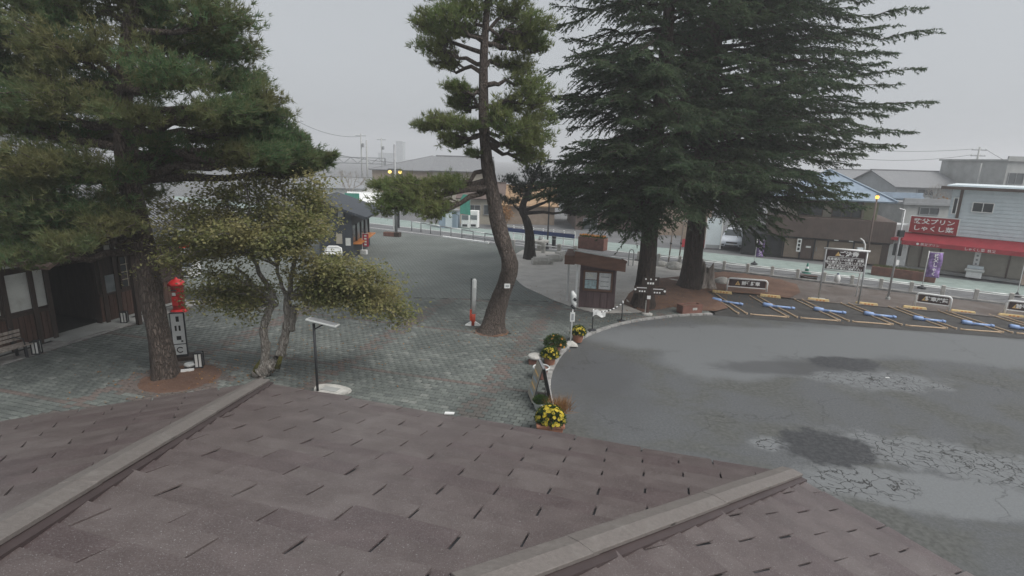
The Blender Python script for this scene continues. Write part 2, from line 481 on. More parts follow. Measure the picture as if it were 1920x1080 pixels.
far_poly = [(-34, PAV_FAR), (3.9, PAV_FAR), (5.9, 21.7), (8.4, 22.35), (9.3, 27), (12, 31.8), (ST(-40, -.3).x, ST(-40, -.3).y), (-34, 40)]
sheet('plaza_paving', far_poly, 0.0475, M_brickfar, plaza)
kerb_in = [(p.x - .16, p.y + .02) for p in KL]
def build_pavers():
    R_ = random.Random(7)
    w, h, g = .22, .16, .015
    # one unit paver with a small chamfer, as arrays
    def unit(wd):
        a, c = (wd - g) / 2, (h - g) / 2; bz = .006
        return [(-a, -c, -.02), (a, -c, -.02), (a, c, -.02), (-a, c, -.02), (-a, -c, .012), (a, -c, .012), (a, c, .012), (-a, c, .012),
                (-a + bz, -c + bz, .018), (a - bz, -c + bz, .018), (a - bz, c - bz, .018), (-a + bz, c - bz, .018)]
    fs = [(8, 9, 10, 11), (0, 1, 5, 4), (1, 2, 6, 5), (2, 3, 7, 6), (3, 0, 4, 7), (4, 5, 9, 8), (5, 6, 10, 9), (6, 7, 11, 10), (7, 4, 8, 11)]
    uv = unit(w); items = []
    plz = [(p[0], p[1]) for p in kerb_in] + [(8.2, 22.2), (9.2, 27), (-34, 27), (-34, 4), (1.2, 4)]
    for iv in range(-20, 190):
        for iu in range(-160, 60):
            u_ = (iu + (.5 if iv % 2 else 0)) * w; v_ = iv * h
            p = PU * u_ + PV * v_
            if p.y < 10.5 or p.y > PAV_FAR - .05 or p.x < -15.5 - .0 or p.x > 9: continue
            if p.x < -14.2 + (p.y - 17) * .26: continue
            if not in_poly(p.x, p.y, plz): continue
            if in_poly(p.x, p.y, conc_poly): continue
            if (p - PIT_L).length < .98 and True:
                if ((p.x - PIT_L.x) / .98) ** 2 + ((p.y - PIT_L.y) / .98) ** 2 < 1: continue
            if (p - PIT_C).length < .62: continue
            # colour: brown bands along v, thin brown courses along u, odd pale ones
            bu = (u_ + 9.05) % 4.6
            ringd = (p - PIT_L).length
            if bu < .62: mi = 3 if R_.random() < .6 else R_.choice((0, 4))
            elif iv % 27 == 3: mi = 3
            elif ringd < 1.45: mi = 3 if R_.random() < .6 else 2
            else: mi = R_.choices((0, 1, 2, 4), (45, 36, 7, 12))[0]
            items.append((p, mi, R_.uniform(-.0025, .0025), R_.uniform(-.012, .012), iv, iu))
    # the 300 that show largest are objects of their own, share meshes per colour
    def showing(p):
        v = np.array((p.x, p.y, .05)) - CAM_O; d = v @ CAM_F
        x, y = 960 + FPX * (v @ CAM_R) / d, 540 - FPX * (v @ CAM_U) / d
        eave = 722 + (x - 490) * .1717 if x > 490 else 722 + (490 - x) * .139
        return 0 < x < 1080 and y < eave - 8
    vis = [k for k, it in enumerate(items) if showing(it[0])]
    vis.sort(key=lambda k: items[k][0].x ** 2 * .3 + items[k][0].y ** 2)
    near = set(vis[:300])
    meshes = []
    for mi in range(5):
        mb = MB().add(uv, fs); meshes.append(mb.mesh('paver', PAV[mi]))
    base = Matrix.Rotation(math.radians(-15), 3, 'Z')
    rest_v = []; rest_m = []
    uvn = np.array(uv)
    for k, (p, mi, dz, tw, iv, iu) in enumerate(items):
        if k in near:
            o = bpy.data.objects.new('paver', meshes[mi]); COL.objects.link(o); o.parent = plaza
            o.location = (p.x, p.y, .037 + dz); o.rotation_euler = (tw * .4, tw * .3, math.radians(-15) + tw)
        else:
            a = math.radians(-15) + tw; ca, sa = math.cos(a), math.sin(a)
            q = uvn @ np.array([[ca, sa, 0], [-sa, ca, 0], [0, 0, 1]]) + np.array([p.x, p.y, .037 + dz])
            rest_v.append(q); rest_m += [mi] * 9
    V = np.concatenate(rest_v); N = len(rest_v)
    F = (np.array(fs)[None] + (np.arange(N) * 12)[:, None, None]).reshape(-1, 4)
    me = bpy.data.meshes.new('paving_blocks')
    me.vertices.add(len(V)); me.vertices.foreach_set('co', V.astype(np.float32).ravel())
    me.loops.add(F.size); me.loops.foreach_set('vertex_index', F.astype(np.int32).ravel())
    me.polygons.add(len(F)); me.polygons.foreach_set('loop_start', np.arange(0, F.size, 4, dtype=np.int32))
    me.polygons.foreach_set('loop_total', np.full(len(F), 4, dtype=np.int32))
    for m_ in PAV: me.materials.append(m_)
    me.polygons.foreach_set('material_index', np.array(rest_m, dtype=np.int32)); me.update(calc_edges=True)
    o = bpy.data.objects.new('paving_blocks', me); link(o, plaza); tag(o, kind='stuff')
build_pavers()

# kerb stones along the curve, each a block
def build_kerb():
    k = bpy.data.objects.new('kerb', None); COL.objects.link(k); tag(k, kind='structure')
    pts = KL; L = [0]
    for a, b in zip(pts, pts[1:]): L.append(L[-1] + (b - a).length)
    def at(s):
        for i in range(len(L) - 1):
            if L[i + 1] >= s: return pts[i].lerp(pts[i + 1], (s - L[i]) / (L[i + 1] - L[i]))
        return pts[-1]
    s = 0.0; step = .6; R_ = random.Random(3); pad = .012
    while s < L[-1] - .3:
        a, b = at(s + pad), at(min(s + step - pad, L[-1]))
        d = (b - a).normalized(); nrm = Vector((-d.y, d.x, 0))
        mb = MB(); z = .075 + R_.uniform(-.004, .004)
        mb.prism([a + nrm * .0, b + nrm * .0, b + nrm * .15, a + nrm * .15], -.05, z)
        mb.build('kerb_stone', M_kerb, k, bev=.012)
        s += step
    return k
build_kerb()

# pale concrete apron by the kiosk, the soil bed under the cedars, the grit strip, stall floor
apron = MB().prism(conc_poly, -.02, .062).build('concrete_apron', M_conc, kind='structure')
soil_poly = [P(*p) for p in ((1120, 598), (1200, 588), (1262, 576), (1300, 592), (1336, 590), (1380, 588), (1330, 548), (1325, 545))]
def bumpy(name, poly, m_, z0, amp, res=.3, seed=1, **kw):
    """an uneven sheet of earth clipped to a polygon"""
    xs = [p[0] for p in poly]; ys = [p[1] for p in poly]; g = rng(seed)
    nx = int((max(xs) - min(xs)) / res) + 1; ny = int((max(ys) - min(ys)) / res) + 1
    bm = bmesh.new(); f = bm.faces.new([bm.verts.new((p[0], p[1], 0)) for p in poly])
    for i in range(1, nx):
        bmesh.ops.bisect_plane(bm, geom=bm.verts[:] + bm.edges[:] + bm.faces[:], plane_co=(min(xs) + i * res, 0, 0), plane_no=(1, 0, 0))
    for i in range(1, ny):
        bmesh.ops.bisect_plane(bm, geom=bm.verts[:] + bm.edges[:] + bm.faces[:], plane_co=(0, min(ys) + i * res, 0), plane_no=(0, 1, 0))
    for v in bm.verts:
        edge = v.is_boundary
        v.co.z = z0 + (0 if edge else amp * (math.sin(v.co.x * 1.7 + seed) * math.cos(v.co.y * 1.3) * .5 + g.uniform(0, 1)))
    bmesh.ops.recalc_face_normals(bm, faces=bm.faces)
    if bm.faces[:][0].normal.z < 0: bmesh.ops.reverse_faces(bm, faces=bm.faces[:])
    me = bpy.data.meshes.new(name); bm.to_mesh(me); bm.free(); me.materials.append(m_)
    me.polygons.foreach_set('use_smooth', [True] * len(me.polygons))
    o = bpy.data.objects.new(name, me); COL.objects.link(o); tag(o, **kw)
    return o
bed = [tuple(P(1205, 588))[:2], tuple(P(1262, 578))[:2], tuple(P(1290, 584))[:2], (8.75, 22.6), (9.5, 23.2), (9.62, 26.3), (11.5, 26.1), (13.2, 25.35), (14.4, 26.6), (15.2, 28.6), (14.2, 30.5), (12.6, 31.4), (10.9, 30.6), (7.2, 28.6), (5.6, 25.4), (4.9, 23.4)]
bumpy('soil_bed', bed, M_soil, .068, .07, .35, 3, kind='structure')
grit = [(12.6, 25.9), (14.25, 24.95), (17.1, 24.3), (19.9, 23.55), (22.1, 22.8), (30, 20.4), (31.5, 21.3), tuple(ST(9.5, -.22))[:2], tuple(ST(1.0, -.22))[:2]]
bumpy('grit_verge', grit, M_grit, .03, .03, .4, 5, kind='structure')
stall_poly = [(8.6, 22.25), (9.6, 26.35), (11.5, 26.05), (14.25, 24.95), (17.1, 24.3), (19.9, 23.55), (22.1, 22.8), (30, 20.6), (far_r.x, far_r.y)] + [(p.x, p.y) for p in FRONT[::-1]]
sheet('parking_strip', stall_poly, .006, M_stall, kind='structure')
# edge of the raised apron where the strip meets the lot
def ring_pit(c, r_, name):
    mb = MB(); g = rng(int(c.x * 10) % 100 + 3)
    n = 40; vs = [(c.x, c.y, .085)]; fs = []
    for k, rr in enumerate((.35, .7, 1.0)):
        for j in range(n):
            t = 2 * math.pi * j / n
            vs.append((c.x + r_ * rr * math.cos(t), c.y + r_ * rr * math.sin(t), .05 + (.03 * (1 - rr)) + g.uniform(-.006, .012)))
    for j in range(n): fs.append((0, 1 + j, 1 + (j + 1) % n))
    for k in range(2):
        for j in range(n):
            a = 1 + k * n; j2 = (j + 1) % n
            fs.append((a + j, a + n + j, a + n + j2, a + j2))
    mb.add(vs, fs); return mb.build(name, M_soil, smooth=True, kind='structure')
ring_pit(PIT_L, 1.0, 'soil_pit'); ring_pit(PIT_C, .62, 'soil_pit')
def ring_bricks(c, r0, n, parent_name):
    k = bpy.data.objects.new(parent_name, None); COL.objects.link(k); tag(k, kind='structure'); k.location = (c.x, c.y, 0)
    mb = MB(); mb.box((0, 0, .03), (.1, 2 * math.pi * r0 / n - .014, .06)); me = mb.mesh('edging_brick', PAV[3])
    for j in range(n):
        t = 2 * math.pi * j / n
        o = bpy.data.objects.new('edging_brick', me); COL.objects.link(o); o.parent = k
        o.location = (r0 * math.cos(t), r0 * math.sin(t), .003 * (j % 3)); o.rotation_euler = (0, 0, t)
ring_bricks(PIT_L, 1.05, 44, 'pit_edging')
# ------------------------------------------------------------------ trees
def barkmat(name, a, b_, c_, sc=9, st=(1, 1, .28), bs=1.0):
    m_, n, b = newmat(name); vec = objvec(n, *st)
    vo = n.nodes.new('ShaderNodeTexVoronoi'); vo.feature = 'DISTANCE_TO_EDGE'; vo.inputs['Scale'].default_value = sc
    va = n.nodes.new('ShaderNodeVectorMath'); va.operation = 'ADD'; nz = n.nodes.new('ShaderNodeTexNoise'); nz.inputs['Scale'].default_value = sc * 1.3; nz.inputs['Detail'].default_value = 4
    n.links.new(vec, nz.inputs['Vector']); vs_ = n.nodes.new('ShaderNodeVectorMath'); vs_.operation = 'SCALE'; vs_.inputs['Scale'].default_value = 1.6 / sc
    n.links.new(nz.outputs['Color'], vs_.inputs[0]); n.links.new(vec, va.inputs[0]); n.links.new(vs_.outputs[0], va.inputs[1]); n.links.new(va.outputs[0], vo.inputs['Vector'])
    f = noise(n, sc * .8, 5, .65, vec, .5)
    c = mixc(n, maprange(n, f, .3, .7), a, b_)
    c = mixc(n, maprange(n, vo.outputs['Distance'], .0, .12, .8, 0), c, c_)
    n.links.new(c, b.inputs['Base Color']); b.inputs['Roughness'].default_value = .95
    bump(n, b, math_n(n, 'ADD', maprange(n, vo.outputs['Distance'], 0, .25), f), bs, .05)
    return m_
M_pinebark = barkmat('red pine bark', (.10, .078, .066), (.17, .135, .115), (.045, .035, .03), 15)
M_cedarbark = barkmat('cedar bark', (.05, .036, .03), (.085, .062, .05), (.022, .017, .014), 10, (1, 1, .15))
M_pine3bark = barkmat('black pine bark', (.035, .03, .027), (.06, .052, .046), (.018, .015, .013), 8)
M_maplebark = barkmat('grey lichen bark', (.24, .21, .185), (.46, .43, .39), (.14, .12, .1), 14, (1, 1, .3), .8)
M_moss = mat('moss on bark', (.09, .085, .02), .95, .4, 14, .8, 60)
L_pineA = leafmat('left pine needles', ((.11, .19, .09), (.2, .205, .095), (.28, .25, .14)), .55, .7)
L_pineC = leafmat('middle pine needles', ((.145, .21, .075), (.22, .25, .1), (.3, .28, .15)), .52, .9)
L_cedar = leafmat('cedar needles', ((.06, .1, .06), (.098, .138, .078), (.145, .165, .1)), .45, .7)
L_pine3 = leafmat('black pine needles', ((.016, .03, .017), (.03, .045, .022), (.04, .05, .03)), .25, .8)
L_maple = leafmat('turning leaves', ((.21, .24, .1), (.32, .3, .14), (.42, .36, .2)), .52, 1.3)

def pine(name, label, trunk, rad, clumps, lmat, bark, ln, wd, kb, dens, seed, loc, spread=.55, nroot=True, fill=1.0):
    """trunk: list of points, clumps: (centre, (rx, ry, rz), height on the trunk index) -> tree with trunk, limbs, crown"""
    g = rng(seed); root = thing(name, label, 'tree', (0, 0, 0))
    tr = [np.array(p) for p in trunk]; tp = np.array(tr)
    mb = MB()
    sp = smooth_poly([Vector(p) for p in tr], 4); rr = np.interp(np.linspace(0, 1, len(sp)), np.linspace(0, 1, len(rad)), rad)
    # trunk with an uneven, plated outline
    nn = 18; k = len(mb.v); ph = g.uniform(0, 6, 6)
    for i, p in enumerate(sp):
        flare = 1 + (.28 * math.exp(-i * .55) if nroot else 0)
        for j in range(nn):
            t = 2 * math.pi * j / nn
            r_ = rr[i] * flare * (1 + .07 * math.sin(3 * t + ph[0] + i * .3) + .05 * math.sin(5 * t + ph[1] - i * .5) + g.normal(0, .025))
            if i < 3 and nroot: r_ *= 1 + .16 * (math.sin(4 * t + ph[2])) * (1 - i / 3)
            mb.v.append((p.x + r_ * math.cos(t), p.y + r_ * math.sin(t), p.z))
    for i in range(len(sp) - 1):
        for j in range(nn):
            j2 = (j + 1) % nn; mb.f.append((k + i * nn + j, k + i * nn + j2, k + (i + 1) * nn + j2, k + (i + 1) * nn + j)); mb.m.append(0)
    mb.build('trunk', bark, root, smooth=True)
    lb = MB(); P_, Dr = [], []
    spa = np.array([tuple(p) for p in sp])
    for (c, r3, zt) in clumps:
        c = np.array(c, float); r3 = np.array(r3)
        i = int(np.argmin(np.abs(spa[:, 2] - zt))); a = spa[i]
        limb = curve(a, c + np.array([0, 0, -r3[2] * .35]), g.uniform(-.1, .3) * r3[2], 7, .08, g)
        L_ = np.linalg.norm(c - a)
        twig_mesh(lb, limb, min(rr[i] * .6, .035 + .022 * L_ + .03 * r3[0]), .03, 6)
        vol = r3[0] * r3[1] * r3[2]
        nsub = int((6 + 7 * (r3[0] * r3[1]) ** .7) * fill)
        for s in range(nsub):
            d = unit(g.normal(0, 1, 3)); d[2] = d[2] * .8 + .15
            e = c + d * r3 * g.uniform(.45, .95)
            st_ = sample(limb, np.array([g.uniform(.45, 1.0)]))[0]
            sub = curve(st_, e, g.uniform(-.05, .12), 5, .04, g)
            twig_mesh(lb, sub, .022, .008, 4)
            nt = max(6, int(dens * np.linalg.norm(e - st_) * 16))
            t = g.uniform(.25, 1.0, nt) ** .8
            q = sample(sub, t) + np.clip(g.normal(0, .17, (nt, 3)), -.3, .3) * np.array([1, 1, .8]) * min(1.6, r3.mean())
            dd = unit((q - st_) * .6 + g.normal(0, .35, (nt, 3)) + np.array([0, 0, .55]))
            P_.append(q); Dr.append(dd)
    lb.build('branches', bark, root, smooth=True)
    P_, Dr = np.concatenate(P_), np.concatenate(Dr)
    soup('crown', tufts(P_, Dr, kb, ln, wd, spread, g), lmat, root)
    return root

# --- left pine: wide layered crown over the station forecourt
def left_pine():
    b = P(312, 708); g = rng(21)
    tr = [D(312, 722, b.y), D(300, 640, b.y), D(285, 560, b.y + .05), D(272, 470, b.y + .15), D(252, 380, b.y + .2), D(236, 300, b.y + .2), D(228, 210, b.y + .1), D(235, 110, b.y), D(250, 0, b.y), D(258, -130, b.y), D(262, -260, b.y)]
    tr[0].z = -.05
    rad = [.32, .275, .265, .26, .25, .235, .21, .18, .14, .09, .04]
    cl = []
    spec = [  # px, py, rx px, rz px, dy
        (90, 20, 130, 30, 0), (250, 10, 120, 34, .6), (400, 30, 80, 32, -.4), (330, 75, 110, 30, .8), (455, 95, 55, 26, 0), (150, 90, 130, 30, -1), (20, 130, 110, 34, .5),
        (455, 150, 70, 26, .3), (340, 145, 100, 28, -1.2), (230, 165, 110, 28, 1.5), (100, 180, 120, 28, -1.5), (500, 185, 42, 20, -.5), (430, 205, 80, 22, -1),
        (20, 225, 110, 30, 0), (140, 250, 120, 28, 1.2), (470, 245, 60, 22, .5), (535, 255, 45, 22, .2), (400, 225, 70, 18, 2.0), (250, 215, 60, 16, -2),
        (555, 295, 58, 22, 0), (490, 290, 60, 22, -.8), (590, 315, 38, 16, .3), (60, 300, 110, 28, -1.6), (170, 320, 110, 26, -1), (30, 370, 120, 28, -1.2),
        (150, 400, 110, 24, -1.4), (60, 430, 110, 24, -1), (220, 425, 60, 18, -1.5), (250, 370, 70, 22, 1.5), (330, 330, 55, 18, 1.8), (-90, 200, 110, 40, 0), (-90, 330, 110, 40, 0), (-80, 60, 120, 50, 0),
        (120, -60, 150, 40, 0), (300, -70, 140, 40, 0), (200, -150, 130, 50, 0), (20, 480, 70, 18, -2.0), (130, 455, 60, 16, -2.2), (410, -35, 70, 30, 0), (340, 292, 60, 13, .4), (400, 262, 50, 12, 1.0), (300, 270, 50, 12, -.4), (420, 300, 60, 14, .8), (520, 215, 40, 18, .2), (560, 265, 30, 16, 0), (610, 300, 26, 12, 0)]
    for x, y, rx, rz, dy in spec:
        Y = b.y + dy + g.uniform(-.4, .4); c = D(x, y, Y); sc_ = Y / FPX
        zt = c.z - .2 + g.uniform(-.4, .2)
        cl.append((tuple(c), (rx * sc_, rx * sc_ * g.uniform(.9, 1.3), rz * sc_ * 1.45), max(2.8, zt)))
    return pine('pine_tree', 'broad old pine with dense dark crown standing in the round soil pit before the station', tr, rad, cl, L_pineA, M_pinebark, .17, .021, 10, 1.7, 5, b, fill=1.55)
left_pine()

def mid_pine():
    b = P(925, 624); Y = b.y; g = rng(31)
    pts = ((920, 628), (930, 590), (938, 560), (950, 525), (955, 492), (944, 455), (934, 415), (924, 365), (914, 310), (908, 250), (906, 180), (908, 100), (913, 20), (916, -80), (918, -170))
    tr = [D(x, y, Y + .15 * math.sin(i)) for i, (x, y) in enumerate(pts)]; tr[0].z = 0.0
    rad = [.42, .365, .33, .305, .29, .28, .27, .24, .21, .18, .155, .13, .1, .06, .03]
    spec = [(835, 348, 45, 14, -.3, 330), (770, 368, 58, 26, -.5, 350), (720, 385, 45, 20, -.4, 350), (800, 395, 50, 18, -.6, 350), (715, 350, 30, 10, 0, 340),
            (830, 232, 42, 13, 0, 235), (800, 240, 24, 9, .2, 235), (870, 238, 32, 12, -.3, 235), (860, 268, 32, 14, .3, 245), (835, 262, 20, 9, -.2, 245),
            (870, 175, 28, 14, .2, 190), (850, 160, 22, 10, -.2, 175), (865, 195, 34, 12, .4, 190),
            (815, 85, 38, 26, 0, 130), (800, 45, 36, 24, .4, 100), (840, 30, 42, 22, -.4, 80), (835, 115, 26, 12, .3, 135), (880, 10, 48, 22, 0, 60), (870, 60, 32, 18, .5, 80),
            (960, 20, 52, 20, .3, 60), (1000, 50, 40, 18, -.2, 70), (950, 70, 40, 18, .5, 85), (985, 85, 36, 14, 0, 90), (1020, 85, 22, 14, 0, 90),
            (960, 125, 38, 14, .3, 130), (995, 150, 36, 20, 0, 160), (1000, 190, 40, 24, -.2, 200), (960, 200, 38, 20, .4, 210), (1010, 230, 40, 26, 0, 240), (960, 240, 42, 22, -.4, 245),
            (1020, 265, 36, 22, -.2, 265), (975, 275, 42, 18, 0, 270), (1000, 295, 34, 12, .2, 280), (935, 215, 24, 24, -.6, 225), (910, -40, 60, 30, 0, 0), (850, -30, 60, 24, 0, -10), (980, -40, 60, 26, 0, -10), (885, 290, 16, 8, 0, 300)]
    cl = []
    for x, y, rx, rz, dy, ty in spec:
        yy = Y + dy * 1.6; c = D(x, y, yy); s = yy / FPX
        cl.append((tuple(c), (rx * s * 1.22, rx * s * 1.3, rz * s * 1.45), D(910, ty, Y).z))
    return pine('pine_tree', 'slim leaning pine with a twisting bare trunk in the middle of the plaza', tr, rad, cl, L_pineC, M_pinebark, .19, .026, 9, 1.2, 6, b, fill=1.6)
mid_pine()

def back_pine():
    b = P(993, 487); Y = b.y
    tr = [D(993, 490, Y), D(993, 440, Y), D(988, 415, Y), D(980, 395, Y), D(985, 370, Y), D(1000, 335, Y), D(1015, 300, Y)]; tr[0].z = 0
    rad = [.32, .27, .26, .22, .18, .12, .06]
    spec = [(975, 350, 40, 16, 0), (1020, 345, 45, 18, .5), (955, 335, 30, 12, -.5), (1060, 365, 45, 16, 0), (1010, 320, 50, 18, 0), (1060, 330, 45, 18, .6), (950, 375, 30, 10, .2), (1095, 395, 40, 14, 0), (1090, 350, 40, 18, 0)]
    cl = [(tuple(D(x, y, Y + dy)), (rx * Y / FPX, rx * Y / FPX, rz * Y / FPX), D(990, min(400, y + 30), Y).z) for x, y, rx, rz, dy in spec]
    return pine('pine_tree', 'small dark pine with forked trunk beside the stone benches', tr, rad, cl, L_pine3, M_pine3bark, .2, .03, 9, .9, 8, b)
back_pine()

# --- Himalayan cedars: tiers of long limbs carrying flat drooping sprays
def cedar(name, label, base, height, rad0, limbs, seed, dens=1.0):
    g = rng(seed); root = thing(name, label, 'tree', (0, 0, 0)); b = np.array(base)
    mb = MB(); n = 14; nn = 18; k = 0
    hs_ = np.concatenate([[0, .15, .5, 1.2], np.linspace(2.2, height, n)])
    for i, z in enumerate(hs_):
        r_ = rad0 * (1 - z / height) ** .8 + .02
        fl = 1 + .5 * math.exp(-z * 2.2)
        for j in range(nn):
            t = 2 * math.pi * j / nn
            q = r_ * fl * (1 + .08 * math.sin(5 * t + 1.3) * math.exp(-z * .5) + .04 * math.sin(7 * t + z) + g.normal(0, .02))
            mb.v.append((b[0] + q * math.cos(t) + .03 * math.sin(z * .7), b[1] + q * math.sin(t), max(b[2], 0) + z))
    for i in range(len(hs_) - 1):
        for j in range(nn):
            j2 = (j + 1) % nn; mb.f.append((i * nn + j, i * nn + j2, (i + 1) * nn + j2, (i + 1) * nn + j)); mb.m.append(0)
    mb.build('trunk', M_cedarbark, root, smooth=True)
    lb = MB(); tris = []
    for (p0, p1, bow, thick) in limbs:
        p0, p1 = np.array(p0, float), np.array(p1, float)
        L_ = np.linalg.norm(p1 - p0)
        lm = curve(p0, p1, bow, 9, .10, g); lm[-1, 2] += .12 * min(L_, 4) * .5; lm[-2, 2] += .04 * L_ * .3
        twig_mesh(lb, lm, thick, .012, 5)
        ax = unit(p1 - p0); side = unit(np.cross(ax, np.array([0, 0, 1.0])))
        nt = int(L_ * 8.6 * dens)
        t = np.sort(g.uniform(.16, 1.0, nt)); q = sample(lm, t)
        for i in range(nt):
            s = 1 if i % 2 else -1
            ln = (1.35 * (1 - t[i]) ** .6 + .28) * g.uniform(.6, 1.15) * min(1, L_ / 4.5 + .25)
            d = unit(side * s * g.uniform(.45, 1.0) + ax * g.uniform(.5, 1.1) + np.array([0, 0, g.uniform(-.18, .22)]))
            e = q[i] + d * ln; e[2] -= ln * ln * g.uniform(.18, .5)
            tw = curve(q[i], e, .10 * ln, 5, .02, g)
            if ln > .6: twig_mesh(lb, tw, .012, .004, 3)
            # needles along the twig and hanging side shoots
            ns = int(10 + ln * 30)
            tt = g.uniform(.05, 1.0, ns); nb = sample(tw, tt)
            sd = unit(np.cross(d, np.array([0, 0, 1.0])))
            nd = unit(d[None] * g.uniform(.2, .9, (ns, 1)) + sd[None] * g.uniform(-1, 1, (ns, 1)) + np.array([0, 0, 1]) * g.normal(-.28, .35, (ns, 1)))
            l2 = g.uniform(.10, .24, (ns, 1)) * (1.1 - .5 * tt[:, None])
            w2 = unit(np.cross(nd, g.normal(0, 1, (ns, 3)) * np.array([.6, .6, 1]))) * g.uniform(.017, .032, (ns, 1))
            tris.append(np.stack([nb - w2, nb + w2, nb + nd * l2], 1))
        # along the limb itself
        ns = int(L_ * 12); tt = g.uniform(.3, 1, ns); nb = sample(lm, tt)
        nd = unit(g.normal(0, 1, (ns, 3)) + np.array([0, 0, .3])); w2 = unit(np.cross(nd, g.normal(0, 1, (ns, 3)))) * .012
        tris.append(np.stack([nb - w2, nb + w2, nb + nd * g.uniform(.06, .14, (ns, 1))], 1))
    lb.build('branches', M_cedarbark, root, smooth=True)
    soup('crown', np.concatenate(tris), L_cedar, root)
    return root

def cedars():
    g = rng(77)
    B1 = P(1205, 577); B2 = P(1292, 542)
    def procedural(b, zs, rfun, azr, seedg, tilt=.0):
        out = []
        for z in zs:
            az = seedg.uniform(*azr); R_ = rfun(z) * seedg.uniform(.72, 1.05)
            dz = seedg.uniform(-.14, .05) * R_ + tilt
            out.append(((b.x, b.y, z), (b.x + R_ * math.sin(az), b.y + R_ * math.cos(az), max(2.6, z + dz)), seedg.uniform(.02, .10) * R_, .02 + .011 * R_))
        return out
    # nearer tree (left trunk)
    rf1 = lambda z: np.interp(z, [3, 5, 8, 13, 18, 21], [4.2, 5.0, 5.0, 4.2, 2.6, .8])
    l1 = procedural(B1, np.concatenate([g.uniform(4.2, 9, 62), g.uniform(9, 17.5, 84)]), rf1, (-math.pi, math.pi), g)
    # low sprays over the kiosk side
    for x, y, dy, z0 in ((1085, 425, -1.0, 4.6), (1120, 440, -2.2, 4.4), (1060, 395, .5, 5.0), (1180, 455, -2.6, 4.2), (1240, 430, -3, 4.6), (1060, 340, -1, 6.2), (1075, 250, 0, 8.2), (1050, 190, .5, 9.5), (1060, 120, 0, 11.2), (1045, 60, 0, 12.4), (1150, 390, -3.5, 5.4), (1260, 380, -4, 5.6), (1200, 330, -4, 6.6), (1320, 330, -3.5, 6.4), (1140, 300, -4.5, 7.2), (1250, 290, -4.5, 7.4), (1180, 240, -4.6, 8.4), (1100, 330, -3.6, 6.4), (1290, 420, -3.5, 5.0), (1220, 455, -1.8, 4.2), (1150, 440, -3.0, 4.6), (1095, 410, -2.2, 5.0), (1140, 350, -2.6, 6.0), (1080, 370, -2.6, 5.6), (1300, 360, -4.6, 6.0), (1230, 190, -4.6, 9.6), (1130, 200, -4.4, 9.2), (1200, 120, -4.4, 11), (1290, 250, -4.8, 8.4), (1110, 130, -3.6, 10.8), (1070, 300, -2, 7.0), (1055, 220, -1.6, 8.8)):
        l1.append(((B1.x, B1.y, z0), tuple(D(x, y, B1.y + dy)), .25, .06))
    cedar('cedar_tree', 'huge dark cedar with drooping tiers, the nearer one beside the direction sign', B1, 22.0, .37, l1, 41)
    # farther tree (right trunk), long limbs to the right
    rf2 = lambda z: np.interp(z, [3, 5, 8, 13, 18, 23], [5.5, 7.0, 7.4, 6.4, 4.6, 1.0])
    l2 = procedural(B2, np.concatenate([g.uniform(4.4, 9, 52), g.uniform(9, 19, 88)]), rf2, (-.5, math.pi * 1.0), g) + procedural(B2, g.uniform(5, 18, 40), lambda z: rf2(z) * .75, (-math.pi, 0), g)
    for x, y, dy, z0 in ((1722, 30, -1, 12.2), (1755, 73, -.5, 11.4), (1728, 140, -1, 10.0), (1745, 202, 0, 8.8), (1710, 258, -.6, 7.8), (1690, 283, -1.2, 7.4), (1660, 285, 1, 7.0), (1592, 352, -1.6, 6.0), (1560, 372, -1.2, 5.6), (1530, 392, -2.2, 5.2), (1500, 420, -2.2, 5.0), (1470, 455, -2.0, 4.6), (1440, 470, -1.4, 4.4), (1510, 405, -.5, 5.2), (1480, 440, -.6, 4.8), (1450, 420, -3, 5.0), (1640, 5, 0, 13), (1680, 60, .8, 12), (1690, 110, 1, 11), (1680, 170, -2, 9.4), (1660, 230, -2, 8.4), (1620, 300, -2.4, 6.9), (1600, 320, 1, 6.6), (1560, 335, -2.6, 6.3), (1690, 215, 1.2, 8.8), (1640, 260, -.4, 7.6), (1400, 400, -3.6, 5.4), (1350, 380, -4, 5.6), (1420, 350, -4.2, 6.2), (1480, 330, -3.6, 6.6), (1380, 330, -4.4, 6.8), (1540, 300, -3, 7.4)):
        l2.append(((B2.x, B2.y, z0), tuple(D(x, y, B2.y + dy)), .30, .075))
    cedar('cedar_tree', 'huge dark cedar with long sweeping right hand limbs, the farther one beside the stump', B2, 24.0, .44, l2, 43)
cedars()

